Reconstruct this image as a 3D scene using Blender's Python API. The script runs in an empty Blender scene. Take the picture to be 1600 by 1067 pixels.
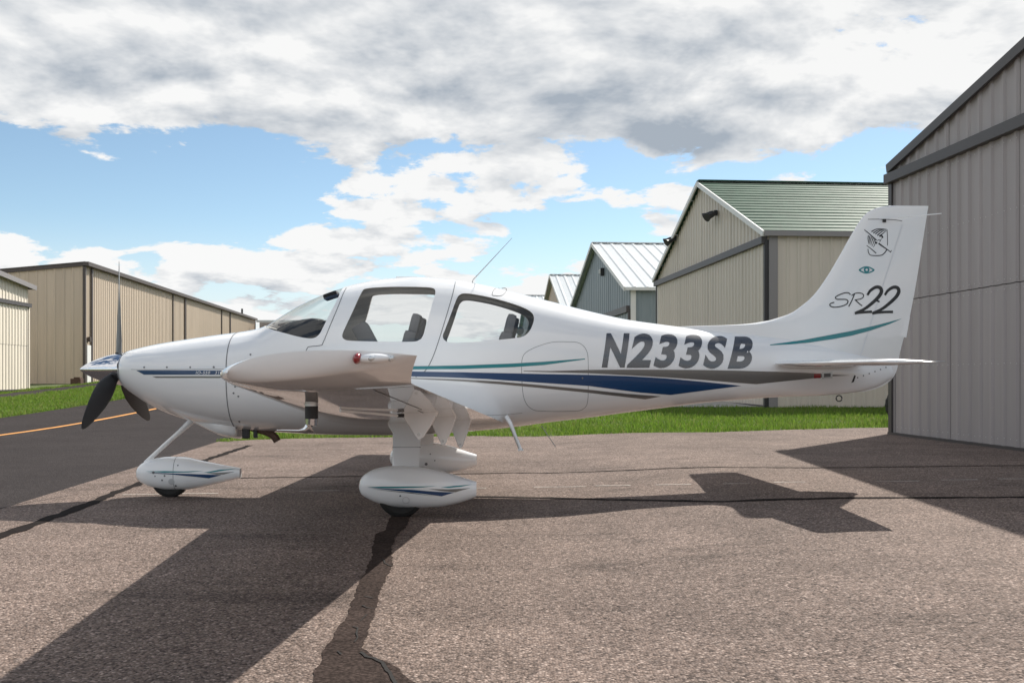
import bpy, bmesh, math, random
import numpy as np
from mathutils import Vector, Matrix
random.seed(7); rng = np.random.default_rng(7)
SC = bpy.context.scene
COL = SC.collection
R = math.radians

# ------------------------------------------------------------------ camera
CAM_H = 1.10
cam = bpy.data.cameras.new("camera"); camo = bpy.data.objects.new("camera", cam); COL.objects.link(camo)
cam.lens = 35.0; cam.sensor_width = 36.0
cam.shift_y = (588 - 533.5) / 1600
cam.clip_start = 0.05; cam.clip_end = 6000
camo.location = (0, 0, CAM_H); camo.rotation_euler = (R(90), 0, 0)
SC.camera = camo
FPX = 1555.6; HOR = 588.0                      # focal length and horizon in photo pixels

# ------------------------------------------------------------------ sun, sky
SUN_DIR = Vector((0.64, 0.85, 1.0)).normalized()          # towards the sun
sun = bpy.data.lights.new("sun", 'SUN'); suno = bpy.data.objects.new("sun", sun); COL.objects.link(suno)
sun.energy = 5.0; sun.angle = R(0.55); sun.color = (1.0, 0.95, 0.87)
suno.rotation_euler = (-SUN_DIR).to_track_quat('-Z', 'Y').to_euler()
SC.view_settings.view_transform = 'Standard'; SC.view_settings.look = 'None'
SC.view_settings.exposure = 0.35; SC.view_settings.gamma = 1.0

W = bpy.data.worlds.new("World"); SC.world = W; W.use_nodes = True
def build_world():
    nt = W.node_tree; N = nt.nodes; L = nt.links; N.clear()
    def nd(t, **kw):
        n = N.new(t)
        for k, v in kw.items(): setattr(n, k, v)
        return n
    def val(x): return x
    def math_(op, a, b=None, c=None, clamp=False):
        n = nd('ShaderNodeMath', operation=op, use_clamp=clamp)
        for i, q in enumerate((a, b, c)):
            if q is None: continue
            if isinstance(q, (int, float)): n.inputs[i].default_value = q
            else: L.new(q, n.inputs[i])
        return n.outputs[0]
    def smooth(x, a, b, lo=0.0, hi=1.0):
        n = nd('ShaderNodeMapRange', interpolation_type='SMOOTHSTEP')
        L.new(x, n.inputs[0]); n.inputs[1].default_value = a; n.inputs[2].default_value = b
        n.inputs[3].default_value = lo; n.inputs[4].default_value = hi
        return n.outputs[0]
    out = nd('ShaderNodeOutputWorld'); bg = nd('ShaderNodeBackground'); bg.inputs[1].default_value = 0.1
    sky = nd('ShaderNodeTexSky', sky_type='NISHITA'); sky.sun_disc = False
    sky.sun_elevation = math.asin(SUN_DIR.z); sky.sun_rotation = math.atan2(SUN_DIR.x, SUN_DIR.y)
    sky.altitude = 1500; sky.air_density = 1.0; sky.dust_density = 0.6; sky.ozone_density = 1.5
    tc = nd('ShaderNodeTexCoord'); sx = nd('ShaderNodeSeparateXYZ'); L.new(tc.outputs['Generated'], sx.inputs[0])
    X, Y, Z = sx.outputs
    el = math_('ARCSINE', Z); az = math_('ARCTAN2', X, Y)
    def noise(vec, scale, detail, rough, off=(0, 0, 0), dist=0.0):
        m = nd('ShaderNodeMapping'); L.new(vec, m.inputs[0]); m.inputs['Location'].default_value = off
        n = nd('ShaderNodeTexNoise'); L.new(m.outputs[0], n.inputs['Vector'])
        n.inputs['Scale'].default_value = scale; n.inputs['Detail'].default_value = detail
        n.inputs['Roughness'].default_value = rough; n.inputs['Distortion'].default_value = dist
        return n.outputs['Fac']
    def gauss(a0, e0, wa, we, el_):
        da = math_('DIVIDE', math_('SUBTRACT', az, R(a0)), R(wa)); de = math_('DIVIDE', math_('SUBTRACT', el_, R(e0)), R(we))
        r2 = math_('ADD', math_('MULTIPLY', da, da), math_('MULTIPLY', de, de))
        return math_('POWER', 2.718, math_('MULTIPLY', r2, -1.0))
    OFF = (3.1, 1.7, 0.4)
    def density(dz, dx=0.0, dy=0.0, fine_detail=9.0):
        """cloud thickness in the direction looked at, or a step (dx, dy, dz) away from it"""
        z1 = math_('ADD', math_('MAXIMUM', Z, 0.0), dz); zz = math_('ADD', z1, 0.26); el_ = math_('ADD', el, dz)
        cp = nd('ShaderNodeCombineXYZ')
        L.new(math_('DIVIDE', math_('ADD', X, dx), zz), cp.inputs[0]); L.new(math_('DIVIDE', math_('ADD', Y, dy), zz), cp.inputs[1])
        L.new(math_('DIVIDE', math_('MULTIPLY', z1, 1.75), zz), cp.inputs[2])
        p = cp.outputs[0]
        big = noise(p, 1.1, 2.0, 0.5, OFF); mid = noise(p, 3.4, fine_detail, 0.62, OFF, 0.15)
        # billows: rounded cells give cauliflower edges
        vo = nd('ShaderNodeTexVoronoi', feature='F1'); wv = nd('ShaderNodeVectorMath', operation='ADD')
        wn = nd('ShaderNodeTexNoise'); L.new(p, wn.inputs['Vector']); wn.inputs['Scale'].default_value = 7.0; wn.inputs['Detail'].default_value = 5
        ws = nd('ShaderNodeVectorMath', operation='SCALE'); L.new(wn.outputs['Color'], ws.inputs[0]); ws.inputs['Scale'].default_value = 0.16
        L.new(p, wv.inputs[0]); L.new(ws.outputs[0], wv.inputs[1]); L.new(wv.outputs[0], vo.inputs['Vector']); vo.inputs['Scale'].default_value = 6.5
        bil = math_('SUBTRACT', 0.5, vo.outputs['Distance'])
        bias = math_('MULTIPLY', gauss(-23, 10.8, 11, 2.1, el_), -0.25)
        bias = math_('ADD', bias, math_('MULTIPLY', gauss(-12, 8.0, 10, 1.0, el_), -0.06))
        bias = math_('ADD', bias, math_('MULTIPLY', gauss(-5, 9.6, 7, 2.2, el_), 0.11))
        bias = math_('ADD', bias, math_('MULTIPLY', gauss(4, 8.7, 8, 0.6, el_), -0.13))
        bias = math_('ADD', bias, math_('ADD', smooth(el_, R(11.5), R(15.5), 0.0, 0.24), smooth(el_, R(24), R(42), 0.0, -0.22)))
        bias = math_('ADD', bias, smooth(el_, R(8.5), R(3.5), 0.0, 0.12))
        d = math_('ADD', math_('MULTIPLY', big, 0.35), math_('MULTIPLY', mid, 1.15))
        d = math_('ADD', d, math_('MULTIPLY', bil, 0.24))
        return math_('ADD', math_('ADD', d, bias), -0.262)
    dens = density(0.0)
    densL = density(0.022, SUN_DIR.x * 0.018, 0.0, 5.0)
    cover = smooth(dens, 0.49, 0.56)
    dark = math_('ADD', math_('MULTIPLY', gauss(8, 14, 9, 4.2, el), 0.44), math_('MULTIPLY', gauss(-14, 20.0, 13, 2.6, el), 0.26))
    dark = math_('SUBTRACT', dark, math_('MULTIPLY', gauss(24, 16, 8, 6, el), 0.2))
    body = math_('MULTIPLY', math_('SUBTRACT', math_('ADD', math_('MULTIPLY', densL, 0.6), math_('MULTIPLY', dens, 0.4)), 0.55), 0.95, clamp=True)
    relief = math_('MULTIPLY', math_('SUBTRACT', densL, dens), smooth(el, R(4), R(12), 2.6, 2.3))          # sunlit upper flanks against shaded bases
    sh = math_('ADD', math_('ADD', body, math_('MULTIPLY', dark, smooth(dens, 0.5, 0.7))), relief)
    sh = math_('ADD', sh, 0.02, clamp=True)
    mixc = nd('ShaderNodeMix', data_type='RGBA'); L.new(sh, mixc.inputs[0])
    mixc.inputs[6].default_value = (6.9, 6.92, 6.9, 1); mixc.inputs[7].default_value = (2.9, 3.3, 3.8, 1)
    # clouds opposite the sun are raised a little brighter, filling the camera side
    dot = nd('ShaderNodeVectorMath', operation='DOT_PRODUCT'); L.new(tc.outputs['Generated'], dot.inputs[0]); dot.inputs[1].default_value = SUN_DIR
    ph = smooth(dot.outputs['Value'], -0.6, 0.95, 1.16, 1.06)
    cm = nd('ShaderNodeVectorMath', operation='SCALE'); L.new(mixc.outputs[2], cm.inputs[0]); L.new(ph, cm.inputs['Scale'])
    skb = nd('ShaderNodeVectorMath', operation='MULTIPLY'); L.new(sky.outputs[0], skb.inputs[0]); skb.inputs[1].default_value = (1.13, 1.14, 1.04)
    mx = nd('ShaderNodeMix', data_type='RGBA'); L.new(cover, mx.inputs[0])
    hz = nd('ShaderNodeMix', data_type='RGBA'); L.new(smooth(el, R(9.0), R(0.5), 0.0, 0.85), hz.inputs[0]); L.new(skb.outputs[0], hz.inputs[6]); hz.inputs[7].default_value = (6.2, 6.6, 6.9, 1)
    L.new(hz.outputs[2], mx.inputs[6]); L.new(cm.outputs[0], mx.inputs[7])
    L.new(mx.outputs[2], bg.inputs[0]); L.new(bg.outputs[0], out.inputs[0])
build_world()

# ------------------------------------------------------------------ helpers
def link(o, parent=None):
    COL.objects.link(o)
    if parent is not None: o.parent = parent
    return o
def tag(o, label=None, cat=None, group=None, kind=None):
    if label: o["label"] = label
    if cat: o["category"] = cat
    if group: o["group"] = group
    if kind: o["kind"] = kind
    return o
def empty(name, loc=(0, 0, 0), rz=0.0):
    o = bpy.data.objects.new(name, None); o.location = loc; o.rotation_euler = (0, 0, rz); o.empty_display_size = 0.3
    return link(o)
def mesh_obj(name, verts, faces, mat, parent=None, smooth=False, sharp=None):
    me = bpy.data.meshes.new(name); me.from_pydata([tuple(v) for v in verts], [], [tuple(f) for f in faces]); me.update()
    if smooth:
        me.polygons.foreach_set('use_smooth', [True] * len(me.polygons))
        if sharp: me.set_sharp_from_angle(angle=R(sharp))
    o = bpy.data.objects.new(name, me)
    if mat: me.materials.append(mat)
    return link(o, parent)
def bm_obj(name, bm, mat, parent=None, smooth=False, sharp=None):
    bmesh.ops.recalc_face_normals(bm, faces=bm.faces)
    me = bpy.data.meshes.new(name); bm.to_mesh(me); bm.free()
    if smooth:
        me.polygons.foreach_set('use_smooth', [True] * len(me.polygons))
        if sharp: me.set_sharp_from_angle(angle=R(sharp))
    o = bpy.data.objects.new(name, me); me.materials.append(mat)
    return link(o, parent)
def add_box(bm, c, sx, sy, sz, rot=None, bevel=0.0):
    m = Matrix.Translation(c)
    if rot is not None: m = m @ rot.to_4x4()
    m = m @ Matrix.Diagonal((sx, sy, sz, 1))
    r = bmesh.ops.create_cube(bm, size=1.0, matrix=m)
    if bevel:
        es = list({e for v in r['verts'] for e in v.link_edges})
        bmesh.ops.bevel(bm, geom=es, offset=bevel, segments=2, affect='EDGES', profile=0.7)
def beam(name, p, q, w, h, mat, parent=None, up=(0, 0, 1), bevel=0.0):
    p = Vector(p); q = Vector(q); d = q - p; L = d.length; d.normalize()
    up = Vector(up); s = d.cross(up).normalized(); u = s.cross(d)
    rot = Matrix((d, s, u)).transposed()
    bm = bmesh.new(); add_box(bm, (p + q) / 2, L, w, h, rot, bevel)
    return bm_obj(name, bm, mat, parent)
def tube(name, pts, rad, mat, parent=None, seg=10, taper=None):
    bm = bmesh.new(); rings = []
    pts = [Vector(p) for p in pts]
    for i, p in enumerate(pts):
        d = (pts[min(i + 1, len(pts) - 1)] - pts[max(i - 1, 0)]).normalized()
        a = Vector((0, 0, 1)) if abs(d.z) < 0.9 else Vector((1, 0, 0))
        s = d.cross(a).normalized(); u = s.cross(d)
        r = rad if taper is None else taper[i]
        rings.append([bm.verts.new(p + s * math.cos(2 * math.pi * k / seg) * r + u * math.sin(2 * math.pi * k / seg) * r) for k in range(seg)])
    for a, b in zip(rings[:-1], rings[1:]):
        for k in range(seg): bm.faces.new((a[k], a[(k + 1) % seg], b[(k + 1) % seg], b[k]))
    bm.faces.new(rings[0][::-1]); bm.faces.new(rings[-1])
    return bm_obj(name, bm, mat, parent, True, 50)
def loft(name, rings, mat, parent=None, sharp=None, cap=True):
    nv = len(rings[0]); verts = [v for r in rings for v in r]; faces = []
    for i in range(len(rings) - 1):
        for k in range(nv):
            a = i * nv + k; b = i * nv + (k + 1) % nv
            faces.append((a, b, b + nv, a + nv))
    if cap:
        faces.append(tuple(range(nv))[::-1]); faces.append(tuple(range((len(rings) - 1) * nv, len(rings) * nv)))
    o = mesh_obj(name, verts, faces, mat, parent)
    bm = bmesh.new(); bm.from_mesh(o.data); bmesh.ops.remove_doubles(bm, verts=bm.verts, dist=1e-5); bmesh.ops.recalc_face_normals(bm, faces=bm.faces); bm.to_mesh(o.data); bm.free()
    o.data.polygons.foreach_set('use_smooth', [True] * len(o.data.polygons))
    if sharp: o.data.set_sharp_from_angle(angle=R(sharp))
    return o
def ss(a, b, t):
    t = np.clip((np.asarray(t, float) - a) / (b - a), 0, 1); return t * t * (3 - 2 * t)

# ------------------------------------------------------------------ materials
def mat(name, base=(0.5, 0.5, 0.5), rough=0.5, metal=0.0, coat=0.0, coat_rough=0.03, noise=None, bump=None, spec=None):
    m = bpy.data.materials.new(name); m.use_nodes = True; nt = m.node_tree; b = nt.nodes['Principled BSDF']
    b.inputs['Base Color'].default_value = (*base, 1); b.inputs['Roughness'].default_value = rough; b.inputs['Metallic'].default_value = metal
    b.inputs['Coat Weight'].default_value = coat; b.inputs['Coat Roughness'].default_value = coat_rough
    if spec is not None: b.inputs['Specular IOR Level'].default_value = spec
    tc = None
    if noise or bump: tc = nt.nodes.new('ShaderNodeTexCoord')
    def vec(scale):
        mp = nt.nodes.new('ShaderNodeMapping'); nt.links.new(tc.outputs['Object'], mp.inputs[0]); mp.inputs['Scale'].default_value = scale; return mp.outputs[0]
    if noise:            # (scale xyz, amount, detail)
        sc, amt, det = noise
        n = nt.nodes.new('ShaderNodeTexNoise'); nt.links.new(vec(sc), n.inputs['Vector']); n.inputs['Scale'].default_value = 1.0; n.inputs['Detail'].default_value = det; n.inputs['Roughness'].default_value = 0.6
        mr = nt.nodes.new('ShaderNodeMapRange'); nt.links.new(n.outputs['Fac'], mr.inputs[0]); mr.inputs[1].default_value = 0.25; mr.inputs[2].default_value = 0.75
        mr.inputs[3].default_value = 1 - amt; mr.inputs[4].default_value = 1 + amt
        vm = nt.nodes.new('ShaderNodeVectorMath'); vm.operation = 'SCALE'; vm.inputs[0].default_value = base; nt.links.new(mr.outputs[0], vm.inputs['Scale'])
        nt.links.new(vm.outputs[0], b.inputs['Base Color'])
    if bump:
        sc, st, dist = bump
        n = nt.nodes.new('ShaderNodeTexNoise'); nt.links.new(vec(sc), n.inputs['Vector']); n.inputs['Scale'].default_value = 1.0; n.inputs['Detail'].default_value = 4
        bp = nt.nodes.new('ShaderNodeBump'); nt.links.new(n.outputs['Fac'], bp.inputs['Height']); bp.inputs['Strength'].default_value = st; bp.inputs['Distance'].default_value = dist
        nt.links.new(bp.outputs[0], b.inputs['Normal'])
    return m
M = {}
M['paint'] = mat('white_paint', (0.88, 0.885, 0.89), 0.25, coat=1.0, noise=((3, 3, 3), 0.015, 3), bump=((2.5, 2.5, 2.5), 0.02, 0.01))
M['blue'] = mat('navy_paint', (0.001, 0.045, 0.14), 0.3, coat=0.6)
M['teal'] = mat('teal_paint', (0.0, 0.21, 0.235), 0.3, coat=0.6)
M['grey'] = mat('grey_metallic_paint', (0.17, 0.165, 0.155), 0.35, metal=0.35, coat=1.0)
M['number'] = mat('grey_metallic_letters', (0.12, 0.122, 0.13), 0.26, metal=0.8, coat=0.4)
M['script'] = mat('charcoal_letters', (0.012, 0.013, 0.015), 0.4, coat=0.2)
M['white_ink_gap_light'] = mat('white_letters_gap_light', (0.75, 0.77, 0.8), 0.4)
M['seam'] = mat('seam_shadow_gap', (0.17, 0.175, 0.185), 0.7)
M['chrome'] = mat('polished_metal', (0.78, 0.78, 0.80), 0.07, metal=1.0)
M['blade'] = mat('black_blade', (0.018, 0.018, 0.02), 0.42)
M['bladeg'] = mat('grey_blade_face', (0.16, 0.165, 0.17), 0.38)
M['rubber'] = mat('tyre_rubber', (0.018, 0.017, 0.016), 0.85, noise=((30, 30, 30), 0.25, 3))
M['dark'] = mat('dark_metal', (0.025, 0.025, 0.027), 0.5)
M['rust'] = mat('rusty_exhaust', (0.09, 0.05, 0.033), 0.75, noise=((40, 40, 40), 0.4, 4))
M['cabin'] = mat('cabin_lining', (0.40, 0.385, 0.36), 0.85)
M['seat'] = mat('seat_leather', (0.19, 0.19, 0.195), 0.6, bump=((60, 60, 60), 0.1, 0.003))
M['cap'] = mat('pale_grey_cap', (0.55, 0.56, 0.57), 0.4)
M['dash'] = mat('glareshield', (0.014, 0.014, 0.016), 0.8)
M['redlens'] = mat('red_lens', (0.28, 0.006, 0.012), 0.12, coat=1.0)
M['clearlens'] = mat('clear_lens', (0.75, 0.78, 0.78), 0.08, metal=0.5, coat=1.0)
M['alu'] = mat('brushed_aluminium', (0.6, 0.6, 0.6), 0.35, metal=0.9)
def glass_mat(name='thin_glass', tint=(0.93, 0.94, 0.94), ior=1.5):
    m = bpy.data.materials.new(name); m.use_nodes = True; nt = m.node_tree; nt.nodes.clear()
    o = nt.nodes.new('ShaderNodeOutputMaterial'); mx = nt.nodes.new('ShaderNodeMixShader'); t = nt.nodes.new('ShaderNodeBsdfTransparent'); g = nt.nodes.new('ShaderNodeBsdfGlossy')
    ge = nt.nodes.new('ShaderNodeNewGeometry'); dp = nt.nodes.new('ShaderNodeVectorMath'); dp.operation = 'DOT_PRODUCT'; nt.links.new(ge.outputs['Normal'], dp.inputs[0]); nt.links.new(ge.outputs['Incoming'], dp.inputs[1])
    def mm(op, a, b):
        n = nt.nodes.new('ShaderNodeMath'); n.operation = op
        for i, q in enumerate((a, b)):
            if isinstance(q, (int, float)): n.inputs[i].default_value = q
            elif q is not None: nt.links.new(q, n.inputs[i])
        return n.outputs[0]
    fr = mm('ADD', 0.06, mm('MULTIPLY', 0.94, mm('POWER', mm('SUBTRACT', 1.0, mm('ABSOLUTE', dp.outputs['Value'], None)), 5.0)))
    t.inputs[0].default_value = (*tint, 1); g.inputs['Roughness'].default_value = 0.01
    nt.links.new(fr, mx.inputs[0]); nt.links.new(t.outputs[0], mx.inputs[1]); nt.links.new(g.outputs[0], mx.inputs[2]); nt.links.new(mx.outputs[0], o.inputs[0])
    return m
M['glass'] = glass_mat()
def siding_mat(name, base, rough=0.45, dirt=0.10, spec=0.4):
    m = mat(name, base, rough, 0.0, noise=((3.5, 3.5, 0.22), dirt, 8), bump=((1.2, 1.2, 1.2), 0.25, 0.03), spec=spec)
    return m
M['sid_grey'] = siding_mat('taupe_grey_siding', (0.345, 0.315, 0.312))
M['sid_tan'] = siding_mat('tan_siding', (0.59, 0.53, 0.455))
M['sid_tan2'] = siding_mat('warm_tan_siding', (0.56, 0.46, 0.36))
M['sid_cream'] = siding_mat('cream_siding', (0.76, 0.69, 0.58))
M['sid_blue'] = siding_mat('blue_grey_siding', (0.22, 0.265, 0.29))
M['trim_brown'] = mat('dark_brown_trim', (0.075, 0.06, 0.055), 0.5)
M['trim_grey'] = mat('dark_grey_trim', (0.055, 0.049, 0.050), 0.45, noise=((1, 1, 1), 0.1, 4))
M['trim_mid'] = mat('mid_grey_trim', (0.24, 0.225, 0.225), 0.5)
M['trim_white'] = mat('white_trim', (0.72, 0.72, 0.70), 0.45)
M['roof_green'] = siding_mat('green_metal_roof', (0.048, 0.100, 0.066), 0.5, 0.3, 0.06)
M['roof_white'] = siding_mat('pale_metal_roof', (0.62, 0.65, 0.66), 0.35, 0.06)
M['roof_grey'] = siding_mat('grey_metal_roof', (0.30, 0.30, 0.31), 0.4)
M['concrete'] = mat('concrete', (0.36, 0.34, 0.31), 0.85, noise=((2, 2, 2), 0.15, 8))

def asphalt(name, stops, cell, bump_s, patch=0.22, rough=0.9, stain=False, spec=0.2):
    """exposed-aggregate asphalt: stones (Voronoi cells) of several colours in a dark binder"""
    m = bpy.data.materials.new(name); m.use_nodes = True; nt = m.node_tree; N = nt.nodes; L = nt.links; b = N['Principled BSDF']
    tc = N.new('ShaderNodeTexCoord')
    v = N.new('ShaderNodeTexVoronoi'); v.feature = 'F1'; L.new(tc.outputs['Object'], v.inputs['Vector']); v.inputs['Scale'].default_value = cell
    sep = N.new('ShaderNodeSeparateColor'); L.new(v.outputs['Color'], sep.inputs[0])
    cr = N.new('ShaderNodeValToRGB'); L.new(sep.outputs[0], cr.inputs[0]); e = cr.color_ramp.elements
    e[0].position = 0.0; e[0].color = (*stops[0], 1); e[1].position = 1.0; e[1].color = (*stops[-1], 1)
    for i, c in enumerate(stops[1:-1]):
        q = e.new((i + 1) / (len(stops) - 1)); q.color = (*c, 1)
    dk = N.new('ShaderNodeMapRange'); L.new(v.outputs['Distance'], dk.inputs[0]); dk.inputs[1].default_value = 0.25; dk.inputs[2].default_value = 0.75; dk.inputs[3].default_value = 1.0; dk.inputs[4].default_value = 0.55
    def nz(sc, det, lo, hi, a=0.3, bb=0.7):
        n = N.new('ShaderNodeTexNoise'); L.new(tc.outputs['Object'], n.inputs['Vector']); n.inputs['Scale'].default_value = sc; n.inputs['Detail'].default_value = det; n.inputs['Roughness'].default_value = 0.65
        r = N.new('ShaderNodeMapRange'); L.new(n.outputs['Fac'], r.inputs[0]); r.inputs[1].default_value = a; r.inputs[2].default_value = bb; r.inputs[3].default_value = lo; r.inputs[4].default_value = hi
        return r.outputs[0], n.outputs['Fac']
    p1, _ = nz(0.45, 6, 1 - patch, 1 + patch); p2, _ = nz(2.2, 8, 1 - patch * 0.7, 1 + patch * 0.7); p3, f3 = nz(38, 4, 0.76, 1.24)
    extra = []
    if stain:      # worn and oil-darkened streaks, a few round drips
        mp = N.new('ShaderNodeMapping'); L.new(tc.outputs['Object'], mp.inputs[0]); mp.inputs['Scale'].default_value = (0.5, 1.7, 1)
        n = N.new('ShaderNodeTexNoise'); L.new(mp.outputs[0], n.inputs['Vector']); n.inputs['Scale'].default_value = 0.8; n.inputs['Detail'].default_value = 9; n.inputs['Roughness'].default_value = 0.7
        r = N.new('ShaderNodeMapRange'); r.interpolation_type = 'SMOOTHSTEP'; L.new(n.outputs['Fac'], r.inputs[0]); r.inputs[1].default_value = 0.53; r.inputs[2].default_value = 0.68; r.inputs[3].default_value = 1.0; r.inputs[4].default_value = 0.62; extra.append(r.outputs[0])
        v2 = N.new('ShaderNodeTexVoronoi'); L.new(tc.outputs['Object'], v2.inputs['Vector']); v2.inputs['Scale'].default_value = 0.9
        wn = N.new('ShaderNodeMath'); wn.operation = 'ADD'; L.new(v2.outputs['Distance'], wn.inputs[0]); w2 = N.new('ShaderNodeMath'); w2.operation = 'MULTIPLY'; L.new(f3, w2.inputs[0]); w2.inputs[1].default_value = 0.12; L.new(w2.outputs[0], wn.inputs[1])
        r2 = N.new('ShaderNodeMapRange'); r2.interpolation_type = 'SMOOTHSTEP'; L.new(wn.outputs[0], r2.inputs[0]); r2.inputs[1].default_value = 0.06; r2.inputs[2].default_value = 0.17; r2.inputs[3].default_value = 0.6; r2.inputs[4].default_value = 1.0; extra.append(r2.outputs[0])
    mu = None
    for q in [dk.outputs[0], p1, p2, p3] + extra:
        if mu is None: mu = q; continue
        k = N.new('ShaderNodeMath'); k.operation = 'MULTIPLY'; L.new(mu, k.inputs[0]); L.new(q, k.inputs[1]); mu = k.outputs[0]
    sc = N.new('ShaderNodeVectorMath'); sc.operation = 'SCALE'; L.new(cr.outputs[0], sc.inputs[0]); L.new(mu, sc.inputs['Scale'])
    L.new(sc.outputs[0], b.inputs['Base Color']); b.inputs['Roughness'].default_value = rough; b.inputs['Specular IOR Level'].default_value = spec
    h = N.new('ShaderNodeMath'); h.operation = 'SUBTRACT'; L.new(f3, h.inputs[0]); L.new(v.outputs['Distance'], h.inputs[1])
    bp = N.new('ShaderNodeBump'); L.new(h.outputs[0], bp.inputs['Height']); bp.inputs['Strength'].default_value = bump_s; bp.inputs['Distance'].default_value = 0.008
    L.new(bp.outputs[0], b.inputs['Normal'])
    return m
M['apron'] = asphalt('aggregate_asphalt', [(0.066, 0.049, 0.042), (0.170, 0.126, 0.105), (0.243, 0.180, 0.150), (0.295, 0.221, 0.185), (0.205, 0.159, 0.138), (0.50, 0.39, 0.335)], 85, 0.8, 0.22, stain=True)
M['taxi'] = asphalt('taxiway_asphalt', [(0.035, 0.030, 0.030), (0.050, 0.043, 0.043), (0.060, 0.052, 0.052), (0.075, 0.064, 0.063)], 110, 0.5, 0.12, 0.95, spec=0.08)
M['sealer'] = asphalt('crack_sealer', [(0.054, 0.040, 0.035), (0.064, 0.047, 0.041), (0.076, 0.056, 0.049)], 60, 0.5, 0.3, 0.95, spec=0.05)
M['tar'] = mat('black_tar_line', (0.02, 0.016, 0.015), 0.95, noise=((9, 9, 9), 0.35, 5), spec=0.05)
M['crackdark'] = mat('open_crack', (0.012, 0.010, 0.009), 0.95)
M['linepaint'] = mat('worn_white_line', (0.48, 0.44, 0.40), 0.8, noise=((14, 14, 14), 0.35, 6))
M['orange'] = mat('orange_line_paint', (0.62, 0.27, 0.055), 0.7, noise=((4, 4, 4), 0.2, 6))
M['soil'] = mat('turf_soil', (0.075, 0.10, 0.03), 0.95, noise=((0.6, 0.6, 0.6), 0.35, 8))
def grass_mat():
    m = mat('grass_blades', (0.09, 0.17, 0.025), 0.55)
    nt = m.node_tree; b = nt.nodes['Principled BSDF']
    a = nt.nodes.new('ShaderNodeAttribute'); a.attribute_name = 'tint'; nt.links.new(a.outputs['Color'], b.inputs['Base Color'])
    b.inputs['Specular IOR Level'].default_value = 0.25
    # thin leaves let light through
    tr = nt.nodes.new('ShaderNodeBsdfTranslucent'); nt.links.new(a.outputs['Color'], tr.inputs[0]); mx = nt.nodes.new('ShaderNodeMixShader'); mx.inputs[0].default_value = 0.45
    nt.links.new(b.outputs[0], mx.inputs[1]); nt.links.new(tr.outputs[0], mx.inputs[2]); nt.links.new(mx.outputs[0], nt.nodes['Material Output'].inputs[0])
    return m
M['grass'] = grass_mat()
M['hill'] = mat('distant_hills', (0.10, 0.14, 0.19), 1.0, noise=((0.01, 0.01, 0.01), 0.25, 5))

# ------------------------------------------------------------------ ground
AX = -0.083                                                # building rows and taxiway run along (AX, 1)
def gz(X, Y):
    X = np.asarray(X, float); Y = np.asarray(Y, float)
    bump = 0.10 * ss(0.0, 2.4, X)
    tr = np.maximum(0, Y - 16); tl = np.maximum(0, Y - 20)
    rr = np.minimum(0.86, 0.02 * tr * tr / (tr + 4)); rl = np.minimum(0.86, 0.034 * tl * tl / (tl + 10))
    k = ss(-10, -3, X)
    return bump + rl * (1 - k) + rr * k
def unproj(px, py):
    k = (px - 800) / FPX; Y = 12.0
    for _ in range(60):
        z = float(gz(k * Y, Y)); Y2 = FPX * (CAM_H - z) / (py - HOR); Y = 0.5 * Y + 0.5 * Y2
    return (k * Y, Y)
def sheet(name, poly, mat_, dz, step=1.0, kind='structure', parent=None, thick=0.0):
    """a flat sheet cut along a grid and laid on the terrain"""
    bm = bmesh.new(); vs = [bm.verts.new((p[0], p[1], 0)) for p in poly]
    es = [bm.edges.new((vs[i], vs[(i + 1) % len(vs)])) for i in range(len(vs))]
    bmesh.ops.triangle_fill(bm, edges=es, use_beauty=True)
    xs = [p[0] for p in poly]; ys = [p[1] for p in poly]
    for ax, lo, hi in ((0, min(xs), max(xs)), (1, min(ys), max(ys))):
        n = int((hi - lo) / step)
        if n > 90: n = 90
        for i in range(1, n + 1):
            c = lo + (hi - lo) * i / (n + 1); co = [0, 0, 0]; no = [0, 0, 0]; co[ax] = c; no[ax] = 1
            bmesh.ops.bisect_plane(bm, geom=bm.verts[:] + bm.edges[:] + bm.faces[:], plane_co=co, plane_no=no)
    for v in bm.verts: v.co.z = float(gz(v.co.x, v.co.y)) + dz
    for f in bm.faces:
        if f.normal.z < 0: f.normal_flip()
    me = bpy.data.meshes.new(name); bm.to_mesh(me); bm.free()
    bm = bmesh.new(); bm.from_mesh(me); bmesh.ops.recalc_face_normals(bm, faces=bm.faces)
    if sum(f.normal.z for f in bm.faces) < 0: bmesh.ops.reverse_faces(bm, faces=bm.faces)
    bm.to_mesh(me); bm.free()
    me.polygons.foreach_set('use_smooth', [True] * len(me.polygons))
    me.materials.append(mat_); o = link(bpy.data.objects.new(name, me), parent)
    if kind and parent is None: o["kind"] = kind
    return o
def build_ground():
    xs = np.concatenate([np.linspace(-1500, -60, 12), np.linspace(-50, 40, 91), np.linspace(60, 1500, 12)])
    ys = np.concatenate([np.linspace(-300, -10, 6), np.linspace(-5, 80, 120), np.linspace(95, 4500, 14)])
    gx, gy = np.meshgrid(xs, ys); z = gz(gx, gy) - 0.03
    v = np.stack([gx.ravel(), gy.ravel(), z.ravel()], 1); nx = len(xs)
    f = [(j * nx + i, j * nx + i + 1, (j + 1) * nx + i + 1, (j + 1) * nx + i) for j in range(len(ys) - 1) for i in range(nx - 1)]
    o = mesh_obj('ground', v, f, M['soil'], None, True); o["kind"] = 'structure'
build_ground()
TE = lambda Y: -4.25 + AX * (Y - 8.26)        # right edge of the taxiway
TL = lambda Y: TE(Y) - 7.25                    # its left edge
def jit(pts, a): return [(x + random.uniform(-a, a), y + random.uniform(-a, a)) for x, y in pts]
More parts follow.
